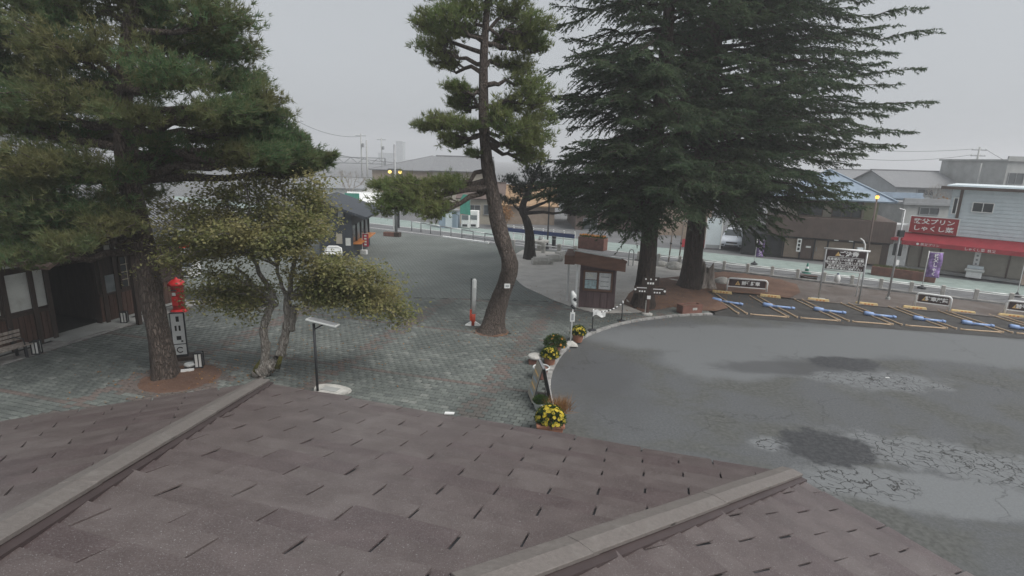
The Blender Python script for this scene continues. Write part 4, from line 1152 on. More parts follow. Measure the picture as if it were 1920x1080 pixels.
# --- right hand shop with red sign
def shop():
    a, b = P(1697, 503), P(1908, 530)
    r_, L = house('souvenir_shop', 'pale blue sided two storey shop with red awning and red name board at the right', a, b)
    X = lambda px, py: lx(r_, px, py)
    L2 = L + 4.0; dp = 6.0
    z_aw = lz(r_, X(1760, 450), 462); z_at = lz(r_, X(1760, 440), 440); z_top = lz(r_, X(1850, 360), 357)
    xs = X(1800, 400)
    xu = X(1782, 380)
    bx(r_, 'wall', .0, L2, .12, dp, 0, z_at, M_shutter)
    # upper floor with lapped siding boards
    bx(r_, 'upper_wall', xu, L2, .05, dp, z_at, z_top, M_siding)
    n = 13
    for i in range(n):
        z0 = z_at + .02 + i * (z_top - z_at - .02) / n; z1 = z0 + (z_top - z_at) / n + .005
        MB().ext([(xu + .02, .005, z0), (L2, .005, z0), (L2, .04, z1), (xu + .02, .04, z1)], (0, .01, 0)).build('siding_board', M_siding, r_, fixn=True)
    bx(r_, 'parapet_wall', -.2, xu + .1, .1, 1.2, z_at, lz(r_, .5, 408), M_trimw)
    # flat roof with overhanging trim
    rf = bpy.data.objects.new('roof', None); link(rf, r_)
    bx(r_, 'roof_slab', xu - .5, L2 + .2, -.45, dp + .3, z_top, z_top + .10, M_siding, parent=rf); bx(r_, 'roof_fascia', xu - .55, L2 + .25, -.5, -.46, z_top - .02, z_top + .16, M_brownband, parent=rf)
    bx(r_, 'roof_kerb', xu - .3, L2, -.1, dp, z_top + .10, z_top + .24, M_siding, parent=rf)
    bx(r_, 'corner_board', X(1797, 380), X(1803, 380), -.045, -.005, z_at + .55, z_top, M_brownband)
    # windows
    wz1, wz0 = lz(r_, X(1840, 380), 381), lz(r_, X(1840, 390), 397)
    window(r_, X(1824, 390), X(1862, 390), wz0, wz1, -.02, M_trimw, M_glass, 1)
    window(r_, X(1788, 385), X(1794, 385), wz0 - .2, wz1 + .2, -.02, M_trimw, M_glass, 0)
    # awning
    aw = MB().ext([(-.35, -.02, z_at), (L2, -.02, z_at), (L2, -.85, z_aw + .26), (-.35, -.85, z_aw + .26)], (0, 0, -.03)).build('awning', M_red, r_, fixn=True)
    bx(r_, 'valance', -.35, L2, -.87, -.85, z_aw, z_aw + .262, M_red, parent=aw)
    fr = frame3((1, 0, 0), (0, 0, 1))
    zc = z_aw + .11
    text('lettering', '● 秩父プリン', .19, (X(1742, 460), -.878, zc), fr, M_lettr, aw)
    text('lettering', 'しゃくし菜  秩父', .19, (X(1838, 470), -.878, zc), fr, M_lettr, aw)
    # name board
    x0, x1 = X(1707, 420), X(1798, 420); z0 = z_at + .03; z1 = lz(r_, (x0 + x1) / 2, 408)
    nb = bx(r_, 'name_board', x0, x1, -.20, -.03, z0, z1, M_redsign)
    for q in ((x0 - .05, x1 + .05, z1, z1 + .05), (x0 - .05, x0, z0, z1), (x1, x1 + .05, z0, z1)): bx(r_, 'board_frame', q[0], q[1], -.215, -.02, q[2], q[3], M_trimw, parent=nb)
    hh = z1 - z0
    text('lettering', '秩父プリン', hh * .34, ((x0 + x1) / 2, -.205, z0 + hh * .71), fr, M_lettr, nb, bold=.008, sx=1.22)
    text('lettering', 'しゃくし菜', hh * .34, ((x0 + x1) / 2, -.205, z0 + hh * .28), fr, M_lettr, nb, bold=.008, sx=1.22)
    # shutters: wide panels of ribbed slats between posts
    edges = [X(p, 500) for p in (1702, 1722, 1757, 1826, 1890, 1960)]
    for i, (e0, e1) in enumerate(zip(edges[1:], edges[2:])):
        sh = bx(r_, 'shutter', e0 + .05, e1 - .05, .04, .11, .2, z_aw + .1, M_shutter)
        for k in range(16):
            zz = .22 + k * (z_aw - .15) / 16; bx(r_, 'slat', e0 + .055, e1 - .055, .022, .038, zz, zz + (z_aw - .15) / 16 - .012, M_shutter, parent=sh)
        bx(r_, 'post', e0 - .04, e0 + .04, -.02, .1, 0, z_aw + .2, M_brownband)
    bx(r_, 'step', -.3, L2, -.35, .1, 0, .16, M_concw)
    # white tiled bay at the left end with a window
    x0, x1 = X(1662, 470), X(1702, 470); bx(r_, 'bay_wall', x0, x1, -.1, 1.5, 0, z_aw + .15, M_trimw)
    window(r_, x0 + .35, x0 + .85, .75, z_aw - .05, -.1, M_trimw, M_glass, 0)
    bx(r_, 'bay_roof', x0 - .1, x1 + .1, -.5, 1.5, z_aw + .17, z_aw + .34, M_red); bx(r_, 'bay_parapet', x0, x1, -.05, 1.5, z_aw + .34, lz(r_, x0, 420), M_trimw)
    return r_
SHOP = shop()
def shop_extras():
    # raised planter of the shop with weeds, a freezer box on the step, a narrow white plate on the wall
    a, b = P(1632, 515), P(1752, 531)
    r_, L = house('brick_planter', 'long red brown masonry planter with grass on top before the red awning', a, b, 'planter')
    bx(r_, 'planter_box', 0, L, 0, .7, 0, .52, M_planter, .015)
    g = rng(9); n = 700; pos = np.stack([g.uniform(.05, L - .05, n), g.uniform(.05, .65, n), np.full(n, .5)], 1)
    soup('grass', tufts(pos, np.tile(np.array([[0, 0, 1.0]]), (n, 1)), 4, .13, .02, .5, g), L_grass, r_)
    p = P(1824, 522); t = thing('freezer_box', 'white counter top freezer box under the red awning', 'freezer', (p.x, p.y, .0), SHOP.rotation_euler[2])
    bx(t, 'cabinet', -.36, .36, -.28, .28, .06, .42, M_trimw, .03); bx(t, 'lid', -.45, .45, -.32, .32, .43, .56, M_graywhite, .03); bx(t, 'base', -.33, .33, -.24, .24, 0, .06, M_black)
    bx(t, 'control_panel', -.38, .38, .1, .3, .565, .74, M_siding, .01)
    p2 = P(1832, 470, .0)
    q = thing('white_plate', 'narrow white vertical plate on the shop shutter above the freezer', 'sign', tuple(Vector(SHOP.location) + Matrix.Rotation(SHOP.rotation_euler[2], 3, 'Z') @ Vector((lx(SHOP, 1831, 490), -.0, 0))), SHOP.rotation_euler[2])
    bx(q, 'plate', -.14, .14, -.09, -.03, .55, 1.75, M_trimw)
    for k in range(4): bx(q, 'character', -.05, .05, -.094, -.0905, .75 + k * .25, .86 + k * .25, M_greywall)

# --- brown two storey building, blue hip roof
def brown_house():
    a, b = P(1388, 476), P(1662, 500)
    r_, L = house('brown_building', 'brown two storey building with blue grey hip roof right of the cedar crown', a, b)
    X = lambda px, py: lx(r_, px, py); dp = 7
    xk = X(1466, 470)
    z1 = lz(r_, L / 2, 446); z2 = lz(r_, L / 2, 408); z3 = lz(r_, X(1590, 370), 375); z4 = lz(r_, X(1540, 330), 318)
    bx(r_, 'wall', 0, xk, .3, dp, 0, z1, M_black); bx(r_, 'wall', xk, L, .25, dp, 0, z1, M_brownclad)
    bx(r_, 'fascia_band', X(1440, 430), L + .1, -.12, dp, z1, z2, M_brownband)
    n = 44
    x00 = X(1440, 430)
    for i in range(n): bx(r_, 'cladding_board', x00 + i * (L + .1 - x00) / n + .008, x00 + (i + 1) * (L + .1 - x00) / n - .008, -.14, -.122, z1 + .03, z2 - .02, M_brownband)
    bx(r_, 'upper_wall', X(1470, 390), X(1652, 390), .8, dp, z2, z3, M_beige); bx(r_, 'corner_wall', X(1626, 390), X(1652, 390), .76, .8, z2, z3, M_olive)
    window(r_, X(1565, 390), X(1620, 390), z2 + .1, z3 - .15, .78, M_brownband, M_glass, 2); window(r_, X(1500, 390), X(1545, 390), z2 + .1, z3 - .15, .78, M_brownband, M_glass, 1)
    rx0, rx1 = X(1455, 390), X(1672, 380); rf = hip_roof(r_, rx0, rx1, .3, dp + 1, z3, z4, M_blueroof, .3)
    # ground floor doors, sign and recesses
    dx = [X(p, 470) for p in (1468, 1500, 1526, 1551, 1600, 1655)]
    mats_ = [M_tanwall, M_brownclad, M_tanwall, M_tanwall, M_tanwall]
    for i in range(5):
        d_ = bx(r_, 'door_panel', dx[i] + .05, dx[i + 1] - .05, .18, .24, .06, z1 - .18, mats_[i])
        bx(r_, 'post', dx[i] - .04, dx[i] + .04, .1, .24, 0, z1 - .1, M_black)
        if i in (2, 3): bx(r_, 'handle', dx[i] + .12, dx[i] + .16, .14, .18, .6, .9, M_graymetal, parent=d_)
    sp = X(1497, 465); sg = bx(r_, 'hanging_sign', sp - .13, sp + .13, -.1, -.04, z1 - 1.0, z1 - .12, M_trimw)
    for k in range(3): bx(r_, 'character', sp - .07, sp + .07, -.104, -.101, z1 - .9 + k * .26, z1 - .72 + k * .26, M_letk, parent=sg)
    bx(r_, 'door_notice', X(1518, 460) - .2, X(1518, 460) + .1, .16, .179, z1 - .72, z1 - .6, M_trimw)
    bx(r_, 'header', xk, L, .1, .25, z1 - .1, z1, M_black)
    for px in (1568, 1596): bx(r_, 'downlight', X(px, 450) - .12, X(px, 450) + .12, -.10, .0, z1 - .07, z1 - .001, M_trimw)
    return r_
BROWN = brown_house()

# --- street corner houses behind the plaza and far buildings, in the mist
def simple_house(name, label, pxa, pxb, Y, ybase, yeave, ydepth, wallm, roofm, roof='gable', yridge=None, along='x', group=None, wins=(), rot=0.0, seams=0):
    a, b = D(pxa, 400, Y), D(pxb, 400, Y + rot)
    r_, L = house(name, label, (a.x, a.y, 0), (b.x, b.y, 0), 'building', group)
    z0 = -.05; ze = lz(r_, L / 2, yeave)
    bx(r_, 'wall', 0, L, 0, ydepth, z0, ze, wallm)
    if roof == 'gable':
        zr = lz(r_, L / 2, yridge); rf = gable_roof(r_, 0, L, 0, ydepth, ze, zr + (.0), roofm, .35, along, seams)
        if along == 'x':
            for x in (0, L): MB().ext([(x, 0, ze), (x, ydepth, ze), (x, ydepth / 2, zr - .06)], (.06 if x == 0 else -.06, 0, 0)).build('gable_wall', wallm, r_, fixn=True)
        else: MB().ext([(0, 0, ze), (L, 0, ze), (L / 2, 0, zr - .06)], (0, .06, 0)).build('gable_wall', wallm, r_, fixn=True)
    elif roof == 'hip': hip_roof(r_, 0, L, 0, ydepth, ze, lz(r_, L / 2, yridge), roofm)
    else:
        rf = bpy.data.objects.new('roof', None); link(rf, r_)
        bx(r_, 'roof_slab', -.2, L + .2, -.2, ydepth + .2, ze, ze + .18, roofm, parent=rf); bx(r_, 'parapet', -.1, L + .1, -.12, .05, ze + .18, ze + .5, roofm, parent=rf)
    for (pa, pb, ya, yb) in wins:
        xa, xb = lx(r_, pa, ya), lx(r_, pb, ya); za, zb = lz(r_, (xa + xb) / 2, yb), lz(r_, (xa + xb) / 2, ya)
        window(r_, xa, xb, za, zb, -.01, M_graymetal, M_glass, 1)
    return r_
simple_house('warehouse', 'long grey tiled warehouse roof in the mist left of the middle pine', 700, 905, 74, 400, 320, 14, M_tanwall, M_tile, 'hip', 292)
simple_house('warehouse', 'grey tiled gabled warehouse with cream gable just left of the middle pine trunk', 812, 915, 62, 400, 321, 10, M_beige, M_tile, 'gable', 294)
simple_house('corner_house', 'low house with tan roof sheet and white wall behind the middle pine trunk', 905, 1040, 53, 440, 385, 8, M_tanwall, M_hedge, 'gable', 352)
simple_house('corner_house', 'beige house front with brown eaves behind the red and white vending machines', 862, 940, 52, 430, 372, 6, M_beige, M_brownband, 'gable', 345, wins=((880, 900, 385, 402), (908, 926, 385, 402)))
simple_house('corner_house', 'brown house behind the left cedar trunk', 1080, 1215, 50, 460, 395, 8, M_brownclad, M_tile, 'gable', 352, wins=((1095, 1120, 410, 430),))
simple_house('corner_house', 'tan house with dark red base beside the silver car', 1225, 1335, 48, 460, 372, 8, M_tanwall, M_tile, 'gable', 338)
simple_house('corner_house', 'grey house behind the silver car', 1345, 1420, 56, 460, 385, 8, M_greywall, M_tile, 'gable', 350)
simple_house('far_house', 'grey blue metal shed between the brown building and the pale blue shop', 1640, 1720, 47, 440, 372, 8, M_greyblue, M_blueroof, 'flat')
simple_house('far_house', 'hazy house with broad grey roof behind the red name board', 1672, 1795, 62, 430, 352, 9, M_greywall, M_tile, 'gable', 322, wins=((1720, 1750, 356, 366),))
simple_house('far_house', 'low flat roofed house with dark eave left of the pale blue shop', 1692, 1800, 44, 420, 385, 7, M_concw, M_graymetal, 'flat', wins=((1725, 1760, 390, 402),))
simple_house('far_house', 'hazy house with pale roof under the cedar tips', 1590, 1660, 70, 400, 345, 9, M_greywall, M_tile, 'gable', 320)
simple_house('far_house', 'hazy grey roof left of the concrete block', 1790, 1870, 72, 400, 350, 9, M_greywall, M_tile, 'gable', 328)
simple_house('concrete_block', 'tall weathered concrete block at the right edge behind the shop', 1868, 1990, 58, 400, 304, 9, M_concw, M_concw, 'flat', wins=((1892, 1920, 325, 345),))
simple_house('far_house', 'pale house beyond the snack stand seen through bare twigs', 585, 680, 66, 420, 352, 9, M_plaster, M_graymetal, 'gable', 335)
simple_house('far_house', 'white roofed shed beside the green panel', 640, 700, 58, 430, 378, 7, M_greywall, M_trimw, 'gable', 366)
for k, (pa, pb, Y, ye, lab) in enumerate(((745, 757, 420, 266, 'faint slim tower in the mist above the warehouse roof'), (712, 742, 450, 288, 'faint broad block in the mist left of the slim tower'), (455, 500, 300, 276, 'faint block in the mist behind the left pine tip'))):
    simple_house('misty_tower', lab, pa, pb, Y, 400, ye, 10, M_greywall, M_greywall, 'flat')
def panels():
    # small structures by the street corner
    p = D(870, 425, 47); t = thing('green_tarp', 'green cloth cover hanging at the corner house eave', 'tarp', (p.x, p.y, 0))
    MB().ext([(-.35, 0, 1.4), (.55, 0, 1.3), (.45, 0, 3.0), (-.1, 0, 3.05), (-.35, 0, 2.6)], (0, .12, 0)).build('cloth', M_teal, t, fixn=True); MB().bar((.5, .06, 0), (.5, .06, 3.0), .05).build('pole', M_graymetal, t)
    p = D(660, 372, 54); t = thing('green_signboard', 'small green and white panel beyond the snack stand', 'sign', (p.x, p.y, 0))
    z = p.z; bx(t, 'panel', -.7, .7, 0, .1, z - .5, z + .5, M_teal); bx(t, 'post', -.05, .05, .1, .2, 0, z + .3, M_graymetal); bx(t, 'white_stripe', -.7, .1, -.02, -.003, z - .45, z - .1, M_trimw)
    for i, (px, mm, lab) in enumerate(((872, M_red, 'red topped drink machine at the street corner'), (888, M_trimw, 'white drink machine at the street corner right of the red topped one'))):
        p = P(px, 428); t = thing('vending_machine', lab, 'vending machine', (p.x, p.y, 0), -.2, 'vending machines')
        bx(t, 'body', -.36, .36, 0, .6, .05, 1.55, M_trimw, .02); bx(t, 'top_panel', -.34, .34, -.02, -.003, 1.2, 1.5, mm); bx(t, 'window', -.3, .3, -.015, -.003, .75, 1.15, M_glassl); bx(t, 'tray', -.25, .2, -.02, -.003, .15, .35, M_black)
        bx(t, 'plinth', -.36, .36, .02, .58, 0, .05, M_black)
    p = P(850, 428); t = thing('panel_shed', 'blue grey panel shed left of the drink machines', 'shed', (p.x - .4, p.y, 0), -.1)
    bx(t, 'wall', -.9, .7, 0, 1.4, 0, 1.5, M_greyblue); bx(t, 'roof', -1, .8, -.1, 1.5, 1.5, 1.6, M_graymetal); bx(t, 'door', -.3, .3, -.03, -.003, .05, 1.35, M_siding)
    # blue and white barrier in front of the tan roofed house
    a, b = P(945, 446), P(1076, 461); r_, L = house('street_barrier', 'white rail barrier with a dark blue band across the street behind the small dark pine', a, b, 'barrier')
    n = 7
    for i in range(n + 1): bx(r_, 'post', i * L / n - .04, i * L / n + .04, -.04, .04, 0, 1.05, M_trimw)
    for z0, z1, mm in ((.95, 1.02, M_trimw), (.55, .85, M_bluepaint), (.42, .5, M_trimw)): bx(r_, 'rail', -.05, L + .05, -.055, -.041, z0, z1, mm)
# ------------------------------------------------------------------ street furniture and small things
M_planter = mat('terracotta planter', (.18, .085, .065), .85, .2, 4, .2, 40)
M_terra = mat('terracotta pot', (.33, .15, .095), .85, .15, 5, .2, 40, dirt_or_glint=(.24, .12, .09), dscale=4)
M_graywhite = mat('off white enamel', (.55, .57, .56), .5, .06, 3)
M_bluepaint = mat('dark blue paint', (.035, .06, .17), .5, .1, 3)
M_skyblue = mat('blue plastic', (.25, .38, .66), .45, .15, 5, dirt_or_glint=(.4, .5, .66), dscale=5)  # paler blotches paint white highlights into the blue
M_yellow = mat('yellow block', (.74, .56, .27), .7, .15, 6, dirt_or_glint=(.4, .3, .16), dscale=6)
M_rope = mat('tan rope', (.58, .43, .29), .9, .2, 30, .4, 120)
M_postred = mat('post box red', (.5, .018, .02), .4, .08, 3)
M_lantern = mat('lantern paper', (.78, .78, .75), .7, .04, 3)
M_stone = mat('pale stone', (.48, .47, .44), .85, .18, 5, .4, 30, dirt_or_glint=(.24, .235, .22), dscale=3)
M_stump = mat('weathered stump wood', (.3, .26, .23), .95, .35, 5, .8, 20, stretch=(3, 3, .4))
M_kioskw = mat('kiosk purple brown boards', (.115, .075, .077), .75, .2, 3, .2, 30, stretch=(6, 6, .5))
M_kioskr = mat('kiosk roof fascia', (.16, .085, .06), .75, .18, 3, stretch=(.6, 3, 3))
M_paper = mat('notice paper', (.85, .87, .87), .8, .06, 4)
M_map = mat('blue map print', (.5, .7, .75), .7, .35, 9)
M_posterw = mat('poster white', (.72, .73, .72), .7, .05, 3)
M_orangered = mat('post red orange', (.62, .07, .03), .55, .15, 4)
M_board = mat('sign dark brown', (.045, .022, .022), .6, .1, 3)
M_tri = mat('warning amber', (.75, .5, .2), .6, .05, 3)
M_flagp = mat('banner purple', (.24, .16, .36), .85, .5, 9)
M_flagw = mat('banner cream', (.62, .5, .4), .85, .2, 4)
M_flagr = mat('banner red', (.5, .04, .08), .8, .2, 5)
M_pink = mat('banner pink', (.6, .25, .35), .8, .3, 8)
M_silver = mat('silver car paint', (.68, .72, .78), .3, .04, 2, metal=.1)
M_tyre = mat('tyre rubber', (.02, .02, .02), .85, .1, 9)
M_headl = mat('headlight glass', (.62, .66, .7), .15, .05, 3)
M_solar = mat('panel glass in painted sky grey', (.3, .31, .33), .35, .1, 4)  # the sky's reflection on the cells is put into this pale grey
M_steel = mat('galvanised pipe', (.42, .43, .44), .5, .12, 6, metal=.4)
L_grass = leafmat('planter grass', ((.09, .12, .04), (.13, .13, .06), (.18, .16, .08)), .35, 2)
L_flower = leafmat('flower leaves', ((.04, .085, .025), (.06, .1, .03), (.09, .13, .04)), .35, 4)
L_petaly = leafmat('yellow petals', ((.66, .5, .04), (.72, .58, .08), (.78, .68, .2)), .25, 6)
L_petalo = leafmat('orange petals', ((.6, .25, .05), (.65, .32, .08), (.7, .42, .1)), .25, 6)
L_dry = leafmat('orange sprigs', ((.25, .14, .06), (.35, .18, .08), (.4, .25, .1)), .25, 4)
shop_extras(); panels()

# --- notice kiosk
def kiosk():
    a, b = P(1084, 578), P(1151, 583)
    t, L = house('notice_kiosk', 'purple brown timber notice kiosk with slanting roof in front of the concrete apron', a, b, 'kiosk')
    dp = 1.25; zl, zr = 1.98, 1.78
    body = MB().ext([(0, .03, .06), (L, .03, .06), (L, .03, zr), (0, .03, zl)], (0, dp, 0)).build('wall', M_kioskw, t, fixn=True)
    n = 5
    for i in range(n):
        bx(t, 'board', .03 + i * (L - .06) / n + .008, .03 + (i + 1) * (L - .06) / n - .008, -.02, .027, .08, .78, M_kioskw, .006)
    for x in (0, L - .08): bx(t, 'corner_post', x, x + .08, -.035, .028, 0.03, zr - .02, M_kioskw)
    f = MB()
    x0, x1, z0, z1 = .2, L - .2, .88, 1.62
    for q in ((x0 - .06, x1 + .06, z1, z1 + .06), (x0 - .06, x1 + .06, z0 - .07, z0), (x0 - .06, x0, z0, z1), (x1, x1 + .06, z0, z1), ((x0 + x1) / 2 - .03, (x0 + x1) / 2 + .03, z0, z1)):
        f.box(((q[0] + q[1]) / 2, -.02, (q[2] + q[3]) / 2), (q[1] - q[0], .09, q[3] - q[2]))
    w_ = f.build('board_frame', M_kioskr, t)
    xm = (x0 + x1) / 2
    bx(t, 'notice', x0 + .02, xm - .05, .0, .012, z0 + .42, z1 - .02, M_paper, parent=w_); bx(t, 'map_print', x0 + .02, xm - .05, .0, .012, z0 + .03, z0 + .39, M_map, parent=w_)
    bx(t, 'notice', xm + .05, x1 - .02, .0, .012, z0 + .03, z1 - .02, M_paper, parent=w_)
    for k in range(3): bx(t, 'printed_line', xm + .12, x1 - .1, -.003, -.0005, z0 + .14 + k * .2, z0 + .17 + k * .2, M_greywall, parent=w_)
    bx(t, 'pane', x0, x1, -.045, -.040, z0, z1, M_clear, parent=w_)
    # roof slab sloping down to the right
    rp = [(-.24, -.42, zl + .02), (L + .34, -.42, zr - .0), (L + .34, -.42, zr + .42), (L + .14, -.42, zr + .52), (-.24, -.42, zl + .56)]
    MB().ext(rp, (0, .06, 0)).build('roof_fascia', M_kioskr, t, fixn=True)
    rt = MB().ext([(-.3, -.46, zl + .57), (L + .14, -.46, zr + .53), (L + .14, dp + .5, zr - .02), (-.3, dp + .5, zl + .02)], (0, 0, .05)).build('roof_sheet', M_graywhite, t, fixn=True)
    MB().ext([(L + .14, -.46, zr + .53), (L + .38, -.46, zr + .42), (L + .38, dp + .5, zr - .13), (L + .14, dp + .5, zr - .02)], (0, 0, .045)).build('roof_sheet', M_kioskr, t, fixn=True)
    MB().ext([(-.24, -.36, zl + .1), (L + .3, -.36, zr + .03), (L + .3, dp + .4, zr - .12), (-.24, dp + .4, zl - .08)], (0, 0, .03)).build('soffit', M_kioskr, t, fixn=True)
    bx(t, 'side_eave', -.68, -.25, -.1, dp + .4, zl - .08, zl + .3, M_kioskr)
    bx(t, 'side_post', -.6, -.52, .9, .98, .03, zl - .08, M_trimw)
    bx(t, 'plinth', .04, L - .04, .05, dp, 0.03, .06, M_concw)
    bx(t, 'downpipe', -.16, -.08, -.03, .05, .05, zl - .1, M_trimw)
    return t
M_clear = bpy.data.materials.new('kiosk glass'); M_clear.use_nodes = True
_n = M_clear.node_tree; _n.nodes.clear()
_o = _n.nodes.new('ShaderNodeOutputMaterial'); _mx = _n.nodes.new('ShaderNodeMixShader'); _tr = _n.nodes.new('ShaderNodeBsdfTransparent'); _gl = _n.nodes.new('ShaderNodeBsdfGlossy')
_gl.inputs['Roughness'].default_value = .05; _mx.inputs[0].default_value = .12
_n.links.new(_tr.outputs[0], _mx.inputs[1]); _n.links.new(_gl.outputs[0], _mx.inputs[2]); _n.links.new(_mx.outputs[0], _o.inputs[0])
kiosk()

# --- flower pots along the kerb
def pot(name, label, px, py, r_, h, plant, fl=None, nf=60, ph=.3, pr=None, m_=None, square=None, seed=1, group='flower pots along the kerb'):
    p = P(px, py); t = thing(name, label, 'flower pot', (p.x, p.y, .05), 0, group); g = rng(seed)
    if square:
        w, d = square
        mb = MB(); mb.add([(-w * .42, -d * .42, 0), (w * .42, -d * .42, 0), (w * .42, d * .42, 0), (-w * .42, d * .42, 0), (-w / 2, -d / 2, h), (w / 2, -d / 2, h), (w / 2, d / 2, h), (-w / 2, d / 2, h)],
               [(3, 2, 1, 0), (4, 5, 6, 7), (0, 1, 5, 4), (1, 2, 6, 5), (2, 3, 7, 6), (3, 0, 4, 7)])
        mb.build('pot', m_ or M_terra, t, bev=.012); bx(t, 'rim', -w / 2 - .02, w / 2 + .02, -d / 2 - .02, d / 2 + .02, h - .05, h + .01, m_ or M_terra, .01)
    else:
        MB().lathe([(r_ * .7, 0), (r_ * .74, .01), (r_ * .95, h * .82), (r_ * 1.08, h * .83), (r_ * 1.1, h), (r_ * .95, h), (r_ * .93, h - .04)], 24).build('pot', m_ or M_terra, t, smooth=False)
    pr = pr or r_ * 1.25
    # dome of leaves
    n = 420; d = unit(g.normal(0, 1, (n, 3))); d[:, 2] = np.abs(d[:, 2]); rr = g.uniform(.35, 1, (n, 1)) ** .5
    pos = d * rr * np.array([pr, pr, ph]) + np.array([0, 0, h])
    soup('leaves', tufts(pos, d, 5, .09, .03, .6, g), plant, t)
    if fl:
        d = unit(g.normal(0, 1, (nf, 3))); d[:, 2] = np.abs(d[:, 2]) * 1.1 + .05; d = unit(d)
        c = d * np.array([pr, pr, ph]) * 1.04 + np.array([0, 0, h])
        # each flower a little fan of petals facing outwards
        a = unit(np.cross(d, g.normal(0, 1, (nf, 3)))); b = np.cross(d, a); tri = []
        for k in range(7):
            t0, t1 = 2 * math.pi * k / 7, 2 * math.pi * (k + .8) / 7; s = .042
            e0 = a * math.cos(t0) + b * math.sin(t0); e1 = a * math.cos(t1) + b * math.sin(t1)
            tri.append(np.stack([c - d * .006, c + e0 * s, c + e1 * s], 1))
        tag(soup('flowers', np.concatenate(tri), fl, t), kind='stuff')
    return t
pot('flower_pot', 'terracotta pot of yellow flowers beside the white pole sign', 1083, 643, .2, .3, L_flower, L_petaly, 60, .26, .26, seed=2)
pot('flower_pot', 'pot with loose green plant and few orange blooms left of the white pole sign', 1040, 664, .2, .26, L_flower, L_petalo, 22, .34, .36, seed=3)
pot('flower_pot', 'terracotta pot of yellow flowers in front of the loose green plant', 1030, 686, .2, .28, L_flower, L_petaly, 70, .26, .27, seed=4)
pot('flower_pot', 'small white rimmed pot with sparse yellow flowers behind the largest planter', 1013, 770, .19, .2, L_flower, L_petaly, 14, .1, .16, m_=M_graywhite, seed=5)
pot('flower_planter', 'largest terracotta planter of yellow flowers right above the roof eave', 1030, 815, .3, .3, L_flower, L_petaly, 95, .36, .34, square=(.6, .55), seed=6)
def dry_sprigs():
    p = P(1046, 792); g = rng(8); t = thing('twig_plant', 'wispy orange brown sprigs beside the largest flower planter', 'plant', (p.x, p.y, .05))
    n = 60; pos = np.stack([g.normal(0, .1, n), g.normal(0, .1, n), np.full(n, .25)], 1)
    MB().lathe([(.1, 0), (.13, .24), (.12, .25)], 16).build('pot', M_terra, t)
    soup('sprigs', tufts(pos, np.tile([[.2, 0, 1.0]], (n, 1)), 8, .38, .012, .4, g), L_dry, t)
dry_sprigs()
def grey_stone():
    p = P(1003, 684); t = thing('stone_basin', 'round grey stone on a red brown block left of the yellow flowers', 'stone', (p.x, p.y, .05))
    MB().lathe([(.1, .16), (.22, .18), (.25, .23), (.2, .28), (.06, .3)], 18).build('stone', M_stone, t, smooth=True)
    bx(t, 'block', -.2, .2, -.16, .16, 0, .16, M_planter, .02)
    p = P(1014, 712); u_ = thing('hoop_urn', 'white rimmed urn behind the folding sign', 'urn', (p.x, p.y, .05))
    mb = MB(); mb.tube([(.23 * math.cos(a), .23 * math.sin(a), .33) for a in np.linspace(0, 2 * math.pi, 25)], .026, 8); mb.build('rim', M_graywhite, u_, smooth=True)
    MB().lathe([(.14, 0), (.16, .02), (.2, .3), (.19, .31)], 20).build('bowl', M_planter, u_)
grey_stone()
def a_frame():
    p = P(1012, 752); t = thing('folding_sign', 'folding two leaf notice board standing between the flower pots at the kerb', 'sign', (p.x, p.y, .05), math.radians(8))
    h, w, sp = .98, .66, .25
    for s, mm in ((-1, M_beige), (1, M_posterw)):
        pts = [(s * sp, -w / 2, 0), (s * sp, w / 2, 0), (s * .02, w / 2, h), (s * .02, -w / 2, h)]
        lf = MB().ext(pts, (s * .02, 0, .008)).build('leaf', M_black, t, fixn=True)
        f = lambda u_, v_: Vector((s * (sp + (.02 - sp) * v_), -w / 2 + w * u_, h * v_)) + Vector((s * .024, 0, .01))
        MB().ext([f(.0, .04), f(1, .04), f(1, .99), f(.0, .99)], (s * .004, 0, .002)).build('poster', mm, lf, fixn=True)
        for k in range(4): MB().ext([f(.15, .2 + k * .17) + Vector((s * .006, 0, .003)), f(.85, .2 + k * .17) + Vector((s * .006, 0, .003)), f(.85, .26 + k * .17) + Vector((s * .006, 0, .003)), f(.15, .26 + k * .17) + Vector((s * .006, 0, .003))], (s * .002, 0, 0)).build('print_block', M_tri if (s < 0 and k % 2) else M_greyblue, lf, fixn=True)
    MB().bar((0, -w / 2, h + .005), (0, w / 2, h + .005), .05, .03).build('hinge_bar', M_graymetal, t)
a_frame()
